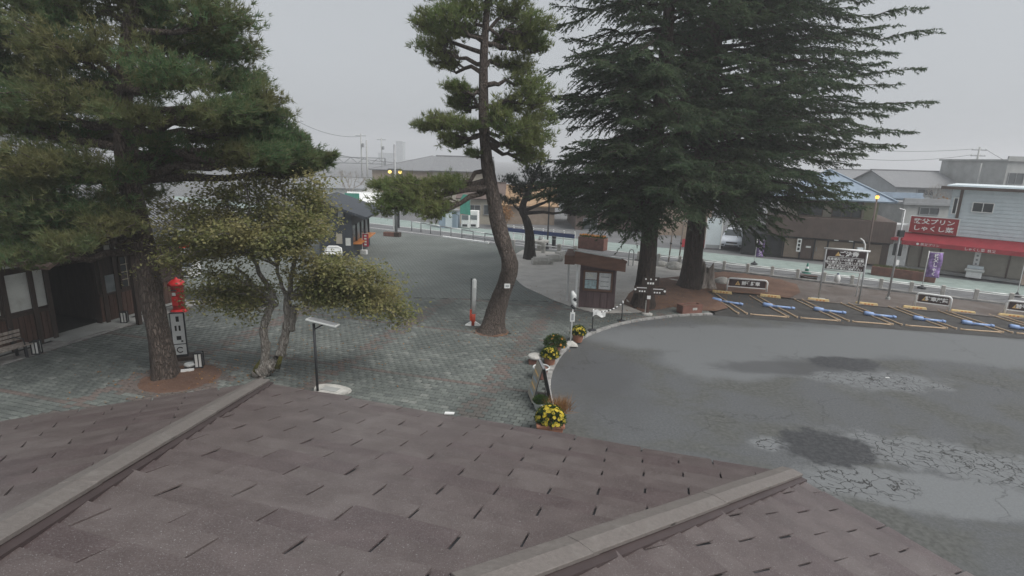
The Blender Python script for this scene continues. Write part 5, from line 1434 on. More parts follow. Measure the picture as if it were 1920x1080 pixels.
def white_pole_sign():
    p = P(1069, 650); t = thing('pole_sign', 'white pole with small plates and a rolled white and black top on a grey foot', 'sign', (p.x, p.y, .05))
    mb = MB(); mb.add([(-.26, -.16, 0), (.26, -.16, 0), (.26, .16, 0), (-.26, .16, 0), (-.07, -.05, .15), (.07, -.05, .15), (.07, .05, .15), (-.07, .05, .15)], [(3, 2, 1, 0), (4, 5, 6, 7), (0, 1, 5, 4), (1, 2, 6, 5), (2, 3, 7, 6), (3, 0, 4, 7)]); mb.build('foot', M_stone, t, bev=.015)
    MB().tube([(0, 0, .14), (.03, 0, 1.8)], .024, 10).build('pole', M_trimw, t, smooth=True)
    bx(t, 'plate', -.06, .1, -.04, -.03, .85, 1.18, M_posterw); bx(t, 'plate_text', -.02, .06, -.046, -.041, .9, 1.12, M_greywall)
    MB().tube([(.0, -.02, 1.3), (.05, 0, 1.45), (-.02, -.03, 1.6), (.02, 0, 1.75), (-.03, 0, 1.9)], [.05, .1, .07, .11, .04], 9).build('rolled_cloth', M_graywhite, t, smooth=True)
    MB().tube([(.07, -.06, 1.32), (-.04, -.1, 1.42)], [.05, .05], 8).build('strap', M_black, t); MB().tube([(.09, -.04, 1.6), (.02, -.1, 1.68)], [.05, .04], 8).build('strap', M_black, t)
white_pole_sign()
def stanchions():
    tops = []
    for i, (px, py, lab) in enumerate(((1110, 622, 'thin black barrier post on round foot nearest the white pole sign'), (1165, 604, 'thin black barrier post on round foot before the nearer cedar trunk'))):
        p = P(px, py); t = thing('barrier_post', lab, 'barrier post', (p.x, p.y, .05), 0, 'black chain posts')
        MB().lathe([(.17, 0), (.17, .02), (.06, .05), (.03, .06)], 20).build('foot', M_black, t); MB().tube([(0, 0, .05), (0, 0, .74)], .022, 10).build('pole', M_black, t, smooth=True); MB().lathe([(.03, .72), (.035, .75), (.035, .8), (.015, .83)], 12).build('cap', M_trimw, t)
        tops.append(Vector((p.x, p.y, .8)))
    a, b = tops; t = thing('chain', 'drooping white plastic chain between the two black barrier posts', 'chain', tuple(a)); d = b - a; n = 17
    for i in range(n):
        u_ = (i + .5) / n; q = d * u_ - Vector((0, 0, .16 * 4 * u_ * (1 - u_)))
        if i < 3: continue
        q2 = q + d.normalized() * .05
        MB().tube([q - d.normalized() * .045, q2 - d.normalized() * .0], [.024, .024], 6).build('chain_link', M_trimw if i % 2 else M_black, t)
    s = thing('paper_sign', 'crumpled white paper notice hung on the chain by the left black post', 'sign', tuple(a + Vector((.22, .03, -.1))), .15)
    mb = MB(); g = rng(4)
    vs = [(-.24 + .48 * i / 6, -.03 + g.normal(0, .012), z * .1 + g.normal(0, .012) + .06 * math.sin(i)) for z in (-1, 0, 1) for i in range(7)]
    fs = [(r_ * 7 + i, r_ * 7 + i + 1, (r_ + 1) * 7 + i + 1, (r_ + 1) * 7 + i) for r_ in range(2) for i in range(6)]
    o = mb.add(vs, fs).build('paper', M_posterw, s); o.modifiers.new('thick', 'SOLIDIFY').thickness = .012
    MB().tube([(-.2, 0, .05), (.25, 0, .12)], .012, 6).build('string', M_trimw, s)
stanchions()
def direction_sign():
    p = P(1213, 592); t = thing('direction_sign', 'brown finger post with white lettered boards in front of the nearer cedar trunk', 'sign', (p.x, p.y, .05), -.1)
    MB().lathe([(.22, 0), (.22, .05), (.08, .09)], 16).build('foot', M_stone, t); bx(t, 'post', -.06, .06, -.05, .05, .08, 1.55, M_redwood, .01)
    fr = frame3((1, 0, 0), (0, 0, 1))
    for nm, x0, x1, z0, z1 in (('top_board', -.32, .36, 1.25, 1.6), ('left_arm', -.62, -.02, .92, 1.22), ('right_arm', .02, .66, .88, 1.2)):
        bd = bx(t, nm, x0, x1, -.09, -.052, z0, z1, M_darkwood, .006); xm = (x0 + x1) / 2; zc = (z0 + z1) / 2
        if nm == 'top_board':
            for k in (-1, 0, 1): MB().lathe([(.035, 0), (.035, .006)], 12).build('dot', M_lettr, bd).matrix_local = Matrix.Translation((xm + k * .2, -.091, zc + .09)) @ Matrix.Rotation(math.pi / 2, 4, 'X')
            for k in (-1, 0, 1): bx(t, 'character', xm + k * .1 - .035, xm + k * .1 + .035, -.094, -.0905, zc - .12, zc - .04, M_lettr, parent=bd)
        else:
            s = -1 if nm == 'left_arm' else 1
            MB().lathe([(.045, 0), (.045, .006)], 14).build('dot', M_lettr, bd).matrix_local = Matrix.Translation((x0 + .05 if s < 0 else x1 - .05, -.091, zc)) @ Matrix.Rotation(math.pi / 2, 4, 'X')
            for k in (-1, 0, 1): bx(t, 'character', xm + k * .1 - .03 - s * .03, xm + k * .1 + .03 - s * .03, -.094, -.0905, zc - .1, zc - .04, M_lettr, parent=bd)
            bx(t, 'white_bar', xm - .2, xm + .2, -.094, -.0905, zc + .06, zc + .09, M_lettr, parent=bd)
    bx(t, 'white_square', -.07, .07, -.08, -.053, .68, .82, M_lettr); bx(t, 'side_strip', -.1, -.065, -.03, .03, .1, .6, M_stone)
direction_sign()
def red_white_post():
    p = P(887, 612); t = thing('marker_post', 'tall white and red marker post on a low foot left of the leaning pine', 'post', (p.x, p.y, .05))
    mb = MB(); mb.tube([(0, 0, .0), (0, 0, .45)], .085, 14); mb.build('red_sleeve', M_orangered, t, smooth=True)
    MB().tube([(0, 0, .45), (.03, 0, 1.72), (.03, 0, 1.78)], [.085, .085, .04], 14).build('white_tube', M_trimw, t, smooth=True); bx(t, 'black_strip', -.1, -.07, -.03, .03, .6, 1.8, M_black); bx(t, 'number_plate', .0, .09, -.09, -.075, 1.0, 1.45, M_posterw)
    bx(t, 'red_tape', -.12, -.05, -.07, .0, .2, .62, M_orangered)
    for s in (-1, 1): MB().add([(s * .06, -.09, .0), (s * .30, -.07, .0), (s * .30, .07, .0), (s * .06, .09, .0), (s * .06, -.06, .16), (s * .24, -.04, .05), (s * .24, .04, .05), (s * .06, .06, .16)], [(3, 2, 1, 0), (4, 5, 6, 7), (0, 1, 5, 4), (1, 2, 6, 5), (2, 3, 7, 6), (3, 0, 4, 7)]).build('foot', M_trimw, t, fixn=True)
    q = D(951, 536, P(925, 624).y - .42); u_ = thing('trunk_plate', 'small white plate fixed to the leaning pine trunk', 'sign', tuple(q), .1)
    bx(u_, 'plate', -.1, .1, -.02, .0, -.08, .08, M_posterw); bx(u_, 'plate_text', -.06, .06, -.024, -.0205, -.03, .03, M_greywall)
    bx(u_, 'cord', -.26, .26, .01, .02, -.01, .01, M_black)
red_white_post()
def brick_planter():
    a, b = P(1279, 592), P(1316, 589)
    t, L = house('brick_planter', 'small brown brick planter box at the left end of the parking stalls', a, b, 'planter')
    bx(t, 'soil', .06, L - .06, .06, .36, .2, .38, M_soil)
    for (x0, x1, y0, y1) in ((0, L, 0, .06), (0, L, .36, .42), (0, .06, .061, .359), (L - .06, L, .061, .359)): bx(t, 'side_wall', x0, x1, y0, y1, .0, .42, M_planter, .008)
    bx(t, 'plate', L * .5, L * .72, -.012, -.002, .2, .3, M_stone)
    a, b = P(1083, 465), P(1131, 471)
    t, L = house('street_planter', 'long red brown planter with orange flowers behind the kiosk roof', a, b, 'planter')
    bx(t, 'box', 0, L, 0, .7, 0.0, .85, M_planter, .02); g = rng(12); n = 300
    pos = np.stack([g.uniform(.05, L - .05, n), g.uniform(.05, .65, n), np.full(n, .83)], 1); soup('leaves', tufts(pos, np.tile([[0, 0, 1.0]], (n, 1)), 5, .16, .035, .6, g), L_flower, t)
    pos[:, 2] += .1 + g.uniform(0, .08, n); soup('flowers', tufts(pos[:110], np.tile([[0, -.4, 1.0]], (110, 1)), 6, .07, .06, 1, g), L_petalo, t)['kind'] = 'stuff'
brick_planter()
def stump():
    p = P(1322, 540); t = thing('tree_stump', 'jagged pale tree stump between the farther cedar and the arched sign', 'stump', (p.x, p.y, .08)); g = rng(14); n = 26; mb = MB(); hs_ = (0, .1, .3, .6, .85, 1.0)
    top = 1.05 + .22 * np.sin(np.arange(n) * .9) + g.normal(0, .1, n)
    for i, h in enumerate(hs_):
        for j in range(n):
            a = 2 * math.pi * j / n; r_ = (.40 - .12 * h + .14 * math.exp(-h * 7)) * (1 + .16 * math.sin(5 * a) + .1 * math.sin(8 * a + 2 * h) + g.normal(0, .03))
            mb.v.append((r_ * math.cos(a), r_ * math.sin(a), h * top[j]))
    for i in range(len(hs_) - 1):
        for j in range(n): j2 = (j + 1) % n; mb.f.append((i * n + j, i * n + j2, (i + 1) * n + j2, (i + 1) * n + j)); mb.m.append(0)
    k = len(mb.v); mb.v.append((0, 0, .7))
    for j in range(n): mb.f.append((5 * n + j, 5 * n + (j + 1) % n, k)); mb.m.append(0)
    mb.build('wood', M_stump, t)
    for (px, py, s, lab) in ((1352, 533, .34, 'low grey boulder right of the tree stump'), (1265, 505, .45, 'flat pale boulder between the two cedar trunks'), (1240, 500, .3, 'small boulder by the nearer cedar trunk')):
        q = P(px, py); m2 = bpy.data.meshes.new('boulder'); bm = bmesh.new(); bmesh.ops.create_icosphere(bm, subdivisions=3, radius=s)
        for v in bm.verts: v.co = Vector((v.co.x * 1.3, v.co.y, v.co.z * .6)) * (1 + .12 * math.sin(v.co.x * 9 + px) + .1 * math.sin(v.co.y * 11 + v.co.z * 7))
        bm.to_mesh(m2); bm.free(); m2.materials.append(M_stone); o = bpy.data.objects.new('boulder', m2); COL.objects.link(o); o.location = (q.x, q.y, .08 + s * .25); tag(o, lab, 'boulder', 'boulders in the soil bed')
    q = D(1228, 487, 27.5); u_ = thing('notice_post', 'white notice plate on a slim post between the cedar trunks', 'sign', (q.x, q.y, .08), -.1); z = q.z - .08
    bx(u_, 'plate', -.16, .16, -.03, 0, z - .28, z + .28, M_posterw); bx(u_, 'post', -.03, .03, .001, .05, 0, z + .2, M_graymetal)
    # grey trunk stakes behind
    for px, lab in ((1253, 'thin pale stake left of the farther cedar trunk'), (1272, 'second thin stake close against the farther cedar trunk')):
        q = P(px, 495); w_ = thing('stake', lab, 'stake', (q.x, q.y, .08), 0, 'garden stakes'); MB().tube([(0, 0, 0), (.1, 0, 2.6)], [.045, .035], 8).build('stick', M_stump, w_, smooth=True)
        MB().tube([(.04, -.05, 1.2), (.04, .05, 1.25)], .06, 8).build('tie', M_black, w_)
stump()
def stone_benches():
    for px, py, L, rz, lab in ((1016, 497, 1.25, .25, 'pale stone bench nearest the plaza, left of the kiosk roof'), (1038, 492, 1.1, .5, 'middle pale stone bench left of the kiosk roof'), (1052, 486, .9, 1.0, 'pale stone bench tucked close behind the kiosk roof')):
        p = P(px, py); t = thing('stone_bench', lab, 'bench', (p.x, p.y, .062), rz, 'stone benches')
        mb = MB(); n = 9; sec = [(-.24, 0), (-.27, .22), (-.2, .36), (.2, .36), (.27, .22), (.24, 0)]
        for i in range(n):
            x = -L / 2 + L * i / (n - 1); b = .12 * math.sin(math.pi * i / (n - 1)); s = .8 if i in (0, n - 1) else 1
            mb.v += [(x, y * s + b, z * (.94 if s < 1 else 1)) for y, z in sec]
        for i in range(n - 1):
            for j in range(6): j2 = (j + 1) % 6; mb.f.append((i * 6 + j, (i + 1) * 6 + j, (i + 1) * 6 + j2, i * 6 + j2)); mb.m.append(0)
        mb.f += [tuple(range(6)), tuple(range((n - 1) * 6, n * 6))[::-1]]; mb.m += [0, 0]
        mb.build('block', M_stone, t, bev=.02, fixn=True)
        mb2 = MB().box((0, .1, .385), (L * .8, .36, .045)); mb2.build('seat_slab', M_conc, t, bev=.015)
    p = P(1012, 470); t = thing('stone_table', 'round stone table behind the small dark pine trunk', 'table', (p.x, p.y, .062)); MB().lathe([(.3, 0), (.22, .1), (.2, .5), (.62, .55), (.64, .66), (.6, .68)], 22).build('table', M_stone, t); MB().lathe([(.1, .685), (.14, .75), (.05, .95)], 12).build('ornament', M_concw, t)
    p = P(1038, 466); t = thing('bin_post', 'short dark post beside the black lamp pole', 'bollard', (p.x, p.y, .06)); MB().lathe([(.14, 0), (.14, .75), (.16, .76), (.16, .82), (.05, .84)], 14).build('post', M_black, t); MB().lathe([(.165, .6), (.165, .66)], 14).build('band', M_graymetal, t)
    p = P(1026, 468); t = thing('lamp_pole', 'thin black pole behind the stone benches', 'pole', (p.x, p.y, .06)); MB().tube([(0, 0, 0), (0, 0, 4.6)], [.06, .045], 8).build('pole', M_black, t); bx(t, 'head', -.35, .1, -.08, .08, 4.55, 4.7, M_black); MB().lathe([(.13, 0), (.1, .2), (.06, .25)], 12).build('foot', M_black, t)
    p = P(1182, 500); t = thing('hoop_barrier', 'grey hoop barrier left of the nearer cedar trunk', 'barrier', (p.x, p.y, .06)); MB().tube([(-.14, 0, 0), (-.14, 0, .8), (-.1, 0, .95), (0, 0, 1.0), (.1, 0, .95), (.14, 0, .8), (.14, 0, 0)], .032, 8).build('hoop', M_steel, t, smooth=True); MB().tube([(-.14, 0, .4), (.14, 0, .4)], .02, 6).build('crossbar', M_steel, t)
stone_benches()

# --- parking stalls: ropes, yellow stops, blue stops, signs
def parking():
    bx_ = lambda i: 9.55 + i * 1.935
    byk = lambda i: 26.1 - i * .445; byf = lambda i: 22.42 - i * .33
    ROOT_G = 'ropes marking the parking stalls'
    names = ['first', 'second', 'third', 'fourth', 'fifth', 'sixth', 'seventh', 'eighth', 'ninth', 'tenth']
    def rope(a, b, lab, r_=.032):
        a, b = Vector((a[0], a[1], 0)), Vector((b[0], b[1], 0)); t = thing('rope', lab, 'rope', (a.x, a.y, .02), 0, ROOT_G); d = b - a; n = 9; R_ = random.Random(int(a.x * 100))
        s = Vector((-d.y, d.x, 0)).normalized(); pts = [d * (i / (n - 1)) + s * (R_.uniform(-.02, .02) if 0 < i < n - 1 else 0) + Vector((0, 0, .012)) for i in range(n)]
        MB().tube(pts, r_, 6).build('strand', M_rope, t, smooth=True)
        for k, i in enumerate((0, n - 1)): MB().tube([pts[i] - Vector((0, 0, .03)), pts[i] + Vector((0, 0, .04))], .036, 7).build('peg', M_rope, t)
    for i in range(8):
        x = bx_(i); k, f = byk(i), byf(i); fx = x + .1 + i * .03
        rope((x, k), (fx, f + .03), f'left rope of the {names[i]} stall divider counted from the brick planter')
        rope((x + .36, k - .02), (fx + .36, f + .02), f'right rope of the {names[i]} stall divider counted from the brick planter')
        if i < 7:
            rope((fx + .5, f - .06), (bx_(i + 1) + .02 + i * .03, byf(i + 1) + .0), f'front rope of the {names[i]} parking stall counted from the brick planter')
    # yellow blocks at the back, blue pipes in front of them
    for i in range(7):
        a, b = P(1335 + 89.3 * i, 548 + 7.3 * i), P(1368 + 89.3 * i, 551.5 + 7.3 * i); d = b - a; rz = math.atan2(d.y, d.x)
        t = thing('wheel_stop', f'yellow concrete wheel stop of the {names[i]} stall counted from the brick planter', 'wheel stop', (a.x, a.y, .006), rz, 'yellow wheel stops')
        L = .92; mb = MB(); mb.add([(0, -.07, 0), (L, -.07, 0), (L, .07, 0), (0, .07, 0), (.03, -.045, .12), (L - .03, -.045, .12), (L - .03, .045, .12), (.03, .045, .12)], [(3, 2, 1, 0), (4, 5, 6, 7), (0, 1, 5, 4), (1, 2, 6, 5), (2, 3, 7, 6), (3, 0, 4, 7)]); mb.build('block', M_yellow, t, bev=.012)
        for k in range(3): MB().add([(.36 + k * .14, -.0735, .03), (.44 + k * .14, -.0725, .03), (.44 + k * .14, -.06, .09), (.36 + k * .14, -.06, .09)], [(0, 1, 2, 3)]).build('reflector', M_orange, t)
    for i in range(7):
        a, b = P(1335 + 95 * i - .1 * i * i, 565 + 8.8 * i), P(1393 + 96 * i - .1 * i * i, 573.5 + 8.8 * i)
        if i > 0: a, b = P(1430 + 96.5 * (i - 1) - .8 * (i - 1) ** 2, 575 + 8.3 * (i - 1)), P(1490 + 96.5 * (i - 1) - .8 * (i - 1) ** 2, 581 + 8.3 * (i - 1))
        d = b - a; L = d.length
        t = thing('blue_stop', f'blue plastic pipe stop lying in the {names[i]} stall counted from the brick planter', 'wheel stop', (a.x, a.y, .006), math.atan2(d.y, d.x), 'blue pipe stops')
        MB().tube([(.2, 0, .075), (L * .9, 0, .065)], .05, 12).build('pipe', M_skyblue, t, smooth=True); MB().tube([(0, .05, .1), (.05, .04, .1), (L * .28, 0, .09), (L * .3, 0, .08)], [.07, .09, .085, .05], 12).build('collar', M_skyblue, t, smooth=True)
        MB().tube([(L * .88, 0, .07), (L * .9, 0, .07), (L, 0, .06)], [.055, .07, .05], 12).build('end_cap', M_skyblue, t, smooth=True); MB().tube([(-.02, .055, .1), (.012, .052, .1)], [.06, .06], 10).build('mouth', M_bluepaint, t)
        for u_ in (.3, .8): bx(t, 'foot', L * u_ - .04, L * u_ + .04, -.06, .06, 0, .04, M_bluepaint)
parking()
def arch_sign(a, b, h, lab, txt):
    a, b = Vector(a), Vector(b); t, L = house('arch_sign', lab, a, b, 'sign', 'arched warning signs'); r_ = .14
    t.location.z = .05
    arc = [(0, 0, 0), (0, 0, h - r_)] + [(r_ - r_ * math.cos(q), 0, h - r_ + r_ * math.sin(q)) for q in np.linspace(.3, math.pi / 2, 4)] + [(L - r_ + r_ * math.sin(q), 0, h - r_ + r_ * math.cos(q)) for q in np.linspace(0, math.pi / 2 - .3, 4)] + [(L, 0, h - r_), (L, 0, 0)]
    MB().tube(arc, .043, 10).build('hoop', M_trimw, t, smooth=True); MB().tube([(.03, 0, h - .42), (L - .03, 0, h - .42)], .026, 8).build('crossbar', M_trimw, t)
    pl = bx(t, 'plate', .08, L - .08, -.012, .012, h - .385, h - .05, M_board)
    fr = frame3((1, 0, 0), (0, 0, 1)); zc = h - .215
    MB().ext([(L * .26 - .12, -.018, zc - .1), (L * .26 + .12, -.018, zc - .1), (L * .26, -.018, zc + .11)], (0, .005, 0)).build('warning_triangle', M_tri, pl, fixn=True)
    bx(t, 'triangle_mark', L * .26 - .012, L * .26 + .012, -.022, -.019, zc - .07, zc + .03, M_board, parent=pl)
    text('lettering', txt, .21, (L * .585, -.016, zc), fr, M_lettr, pl, bold=.008, sx=1.0)
arch_sign(P(1362, 547), P(1436, 553), .66, 'arched white pipe sign with dark plate beside the tree stump', '前進駐車')
arch_sign(P(1714, 577), P(1779, 586), .66, 'arched white pipe sign with dark plate below the purple banner', '駐車厳禁')
arch_sign(P(1882, 592), P(1952, 601), .66, 'arched white pipe sign cut by the right edge of the photo', '前進駐車')
def big_board():
    a, b = P(1534, 563), P(1609, 571); t, L = house('warning_board', 'large dark red warning board on two grey posts behind the parking stalls', a, b, 'sign'); t.location.z = .04
    zt, zb = 2.42, 1.52
    for x in (0, L): MB().tube([(x, 0, 0), (x, 0, zt + .05)], .04, 10).build('post', M_steel, t, smooth=True)
    MB().tube([(-.1, 0, zt + .05), (L + .1, 0, zt + .05)], .045, 10).build('top_rail', M_trimw, t, smooth=True); MB().tube([(0, 0, zb - .06), (L, 0, zb - .06)], .03, 8).build('bottom_rail', M_trimw, t, smooth=True)
    pl = bx(t, 'panel', .05, L - .05, -.05, -.02, zb, zt, M_board); fr = frame3((1, 0, 0), (0, 0, 1))
    text('lettering', 'ご注意', .27, (L * .56, -.056, zt - .17), fr, M_lettr, pl, bold=.008)
    MB().ext([(L * .30 - .11, -.056, zt - .26), (L * .30 + .11, -.056, zt - .26), (L * .30, -.056, zt - .06)], (0, .004, 0)).build('warning_triangle', M_tri, pl, fixn=True)
    for (z, s, tx) in ((zt - .43, .135, '駐車場内での事故・盗難'), (zt - .57, .135, '等の責任は一切負いません'), (zt - .73, .11, '無断駐車はお断りします。'), (zt - .84, .11, '長時間の駐車はご遠慮下さい')): text('lettering', tx, s, (L * .5, -.056, z), fr, M_lettr, pl, bold=.003)
    for z in (zt - .33, zt - .655): bx(t, 'rule', .1, L - .1, -.055, -.051, z, z + .02, M_lettr, parent=pl)
    q = P(1520, 560); bx(t, 'base_stone', -.3, .3, -.1, .16, -.03, .06, M_stone, .02)
    p = P(1609, 562); u_ = thing('bent_pipe', 'pale pipe with a bent top close to the right post of the warning board', 'pipe', (p.x + .25, p.y + .6, .04)); MB().tube([(0, 0, 0), (.0, 0, 1.6), (.02, 0, 2.3), (.0, 0, 2.55), (-.12, 0, 2.75), (-.28, 0, 2.85)], .035, 8).build('pipe', M_trimw, u_, smooth=True); bx(u_, 'small_box', -.32, -.05, .0, .1, 2.2, 2.4, M_siding)
    p = P(1567, 540); u_ = thing('hanging_bag', 'small white bag tied to the fence under the warning board', 'bag', (p.x, p.y, .3)); MB().lathe([(.05, 0), (.13, .05), (.15, .25), (.08, .4), (.03, .46)], 10).build('bag', M_posterw, u_, smooth=True); MB().lathe([(.06, .42), (.04, .5)], 8).build('knot', M_bluepaint, u_)
    p = P(1515, 525); u_ = thing('dug_box', 'small dark open box on the soil below the fence', 'box', (p.x, p.y, .09), -.4); bx(u_, 'box', -.4, .4, -.25, .25, 0, .16, M_darkwood); bx(u_, 'lid', -.42, .42, -.27, -.02, .165, .2, M_redwood)
    p = P(1512, 512); u_ = thing('traffic_cone', 'green traffic cone in the street left of the warning board', 'cone', (p.x, p.y, 0)); MB().lathe([(.13, .03), (.03, .6), (.02, .62)], 14).build('cone', M_teal, u_, smooth=True); bx(u_, 'foot', -.18, .18, -.18, .18, 0, .035, M_teal); MB().lathe([(.09, .28), (.07, .4)], 14).build('band', M_lettr, u_)
big_board()
def tall_poles():
    p = P(1664, 563); t = thing('lamp_post', 'slim leaning grey pole right of the warning board', 'pole', (p.x, p.y, .04)); h = lz(t, 0, 395)
    MB().tube([(0, 0, 0), (.0, 0, h * .5), (.0, 0, h)], [.05, .045, .035], 10).build('pole', M_steel, t, smooth=True); bx(t, 'control_box', -.12, .12, -.12, .06, h - 1.25, h - .95, M_black); MB().lathe([(.1, 0), (.09, .12), (.06, .14)], 12).build('foot', M_concw, t); bx(t, 'small_plate', .02, .16, -.06, -.05, 1.7, 1.95, M_trimw); MB().tube([(0, 0, h - .02), (-.28, 0, h + .05)], .03, 8).build('arm', M_steel, t)
    p = ST(6.9, 6.8); t = thing('street_lamp', 'street lamp with a lit amber head in front of the brown building', 'street lamp', (p.x, p.y, 0)); h = lz(t, 0, 372)
    MB().tube([(0, 0, 0), (0, 0, h)], [.07, .05], 10).build('pole', M_brownband, t, smooth=True); MB().lathe([(.03, h - .05), (.1, h + .0), (.11, h + .12), (.05, h + .18)], 14).build('lamp_head', lampmat('amber lamp', (1.0, .5, .1), 1.1), t, smooth=True); MB().lathe([(.13, h + .185), (.11, h + .21), (.03, h + .25)], 14).build('cap', M_black, t)
    p = P(743, 440); t = thing('street_lamp', 'twin headed street lamp with two lit yellow globes by the far plaza edge', 'street lamp', (p.x, p.y, .05)); h = lz(t, 0, 272); zl = lz(t, 0, 324)
    MB().tube([(0, 0, 0), (0, 0, h)], [.12, .07], 10).build('pole', M_graymetal, t, smooth=True); MB().tube([(-.5, 0, zl + .22), (.5, 0, zl + .22)], .03, 8).build('arm', M_black, t)
    lm = lampmat('yellow lamp', (1.0, .72, .2), .8)
    for s in (-1, 1): MB().lathe([(.03, zl - .12), (.13, zl - .06), (.15, zl + .03), (.08, zl + .13)], 14, (s * .40, 0, 0)).build('globe', lm, t, smooth=True); MB().lathe([(.21, zl + .18), (.12, zl + .24), (.03, zl + .27)], 12, (s * .40, 0, 0)).build('globe_cap', M_black, t)
    bx(t, 'sign_plate', .13, .30, -.06, -.03, .5, 2.6, M_black); bx(t, 'sign_plate', -.22, -.13, -.06, -.03, .3, 2.7, M_graywhite)
    p = P(733, 444); t = thing('brick_planter', 'low red brown planter at the foot of the twin headed lamp', 'planter', (p.x, p.y, .05), -.3); bx(t, 'box', -.55, .35, -.2, .2, 0, .3, M_planter, .02); bx(t, 'box_end', .36, .8, -.2, .2, 0, .34, M_darkwood, .02); bx(t, 'soil', -.5, .3, -.15, .15, .301, .32, M_soil)
tall_poles()
def banner(px, py, ytop, w, lab, mm, mm2, rz=-.2, off=(0, 0), pink=False):
    p = P(px, py); t = thing('banner', lab, 'banner', (p.x + off[0], p.y + off[1], .02), rz, 'tall shop banners'); h = lz(t, 0, ytop)
    MB().tube([(0, 0, 0), (0, 0, h + .05)], .02, 8).build('pole', M_trimw, t, smooth=True); MB().tube([(-.03, 0, h), (w + .04, 0, h)], .014, 6).build('crossbar', M_trimw, t)
    MB().lathe([(.2, 0), (.2, .06), (.07, .12), (.04, .2)], 14).build('foot', M_black, t)
    mb = MB(); g = rng(int(px)); ny = 14; z0 = h * .32
    vs = [(.03 + w * i / 4, -.04 + .05 * math.sin(i * 1.4 + j * .6), z0 + (h - .02 - z0) * j / ny) for j in range(ny + 1) for i in range(5)]
    fs = [(j * 5 + i, j * 5 + i + 1, (j + 1) * 5 + i + 1, (j + 1) * 5 + i) for j in range(ny) for i in range(4)]
    o = mb.add(vs, fs).build('cloth', mm, t, smooth=True); sd_ = o.modifiers.new('thick', 'SOLIDIFY'); sd_.thickness = .006
    fr = frame3((1, 0, 0), (0, 0, 1)); n = 5; s = (h - z0) / (n + .5)
    for k in range(n): text('lettering', mm2[k], s * .95, (.03 + w * .5, -.115, h - s * (k + .75)), fr, M_lettr if not pink else M_pink, o, bold=.004, sx=min(1.0, w / s * .95))
banner(1414, 496, 450, .42, 'purple and pink shop banner in front of the dark wall left of the brown building', M_flagp, '秩父プリン', -.3)
banner(1728, 541, 473, .62, 'purple banner with pale writing in front of the tan shutters', M_flagp, '秩父しゃくし', -.3)
banner(1906, 556, 488, .6, 'cream banner with purple and red writing at the right edge', M_flagw, 'しゃくし菜', -.3)
def fence():
    r_ = thing('roadside_fence', 'low fence of concrete posts and white rails along the street behind the stalls', 'fence', tuple(ST(-5.6, 0)), math.atan2(E_S.y, E_S.x)); sp = 1.3; n = 18
    for i in range(n + 1): bx(r_, 'post', i * sp - .08, i * sp + .08, -.08, .08, 0, .62, M_stone, .02)
    for i in range(n):
        MB().tube([(i * sp + .081, 0, .53), ((i + 1) * sp - .081, 0, .53)], .028, 8).build('top_rail', M_trimw, r_, smooth=True)
        c = [(i * sp + .081 + (sp - .162) * k / 6, 0, .32 - .09 * math.sin(math.pi * k / 6)) for k in range(7)]
        MB().tube(c, .016, 6).build('sagging_chain', M_graymetal, r_)
    bx(r_, 'kerb_wall', -.2, n * sp + .2, -.14, .14, -.04, .12, M_kerb, .01)
    a, b = P(772, 432), P(932, 461); t, L = house('pipe_rail', 'low pipe rail with white top bars at the far plaza edge', a, b, 'fence'); n = 8
    for i in range(n + 1):
        MB().tube([(i * L / n, 0, 0), (i * L / n, 0, .8)], .045, 8).build('post', M_graymetal, t, smooth=True)
    for i in range(n):
        x0, x1 = i * L / n + .05, (i + 1) * L / n - .05; MB().tube([(x0, 0, .76), (x1, 0, .76)], .04, 8).build('top_bar', M_trimw if i % 2 == 0 else M_graymetal, t, smooth=True)
        if i > 4: MB().tube([(x0, 0, .35), (x1, 0, .35)], .03, 8).build('lower_bar', M_graymetal, t, smooth=True)
    a, b = P(830, 446), P(916, 458); t, L = house('edge_kerb', 'long pale kerb at the far plaza edge left of the leaning pine', a, b, 'kerb'); bx(t, 'stone', 0, L, -.1, .1, 0, .16, M_trimw, .02)
    bx(t, 'face', .0, L, .101, .2, 0, .1, M_kerb)
    a, b = P(962, 470), P(1078, 482); t, L = house('pipe_rail', 'short stone post rail behind the small dark pine', a, b, 'fence')
    for i in range(5): bx(t, 'post', i * L / 4 - .12, i * L / 4 + .12, -.1, .1, 0, .75, M_stone, .03)
    for i in range(4): MB().tube([(i * L / 4 + .12, 0, .55), ((i + 1) * L / 4 - .12, 0, .55)], .035, 8).build('top_bar', M_trimw, t, smooth=True)
fence()

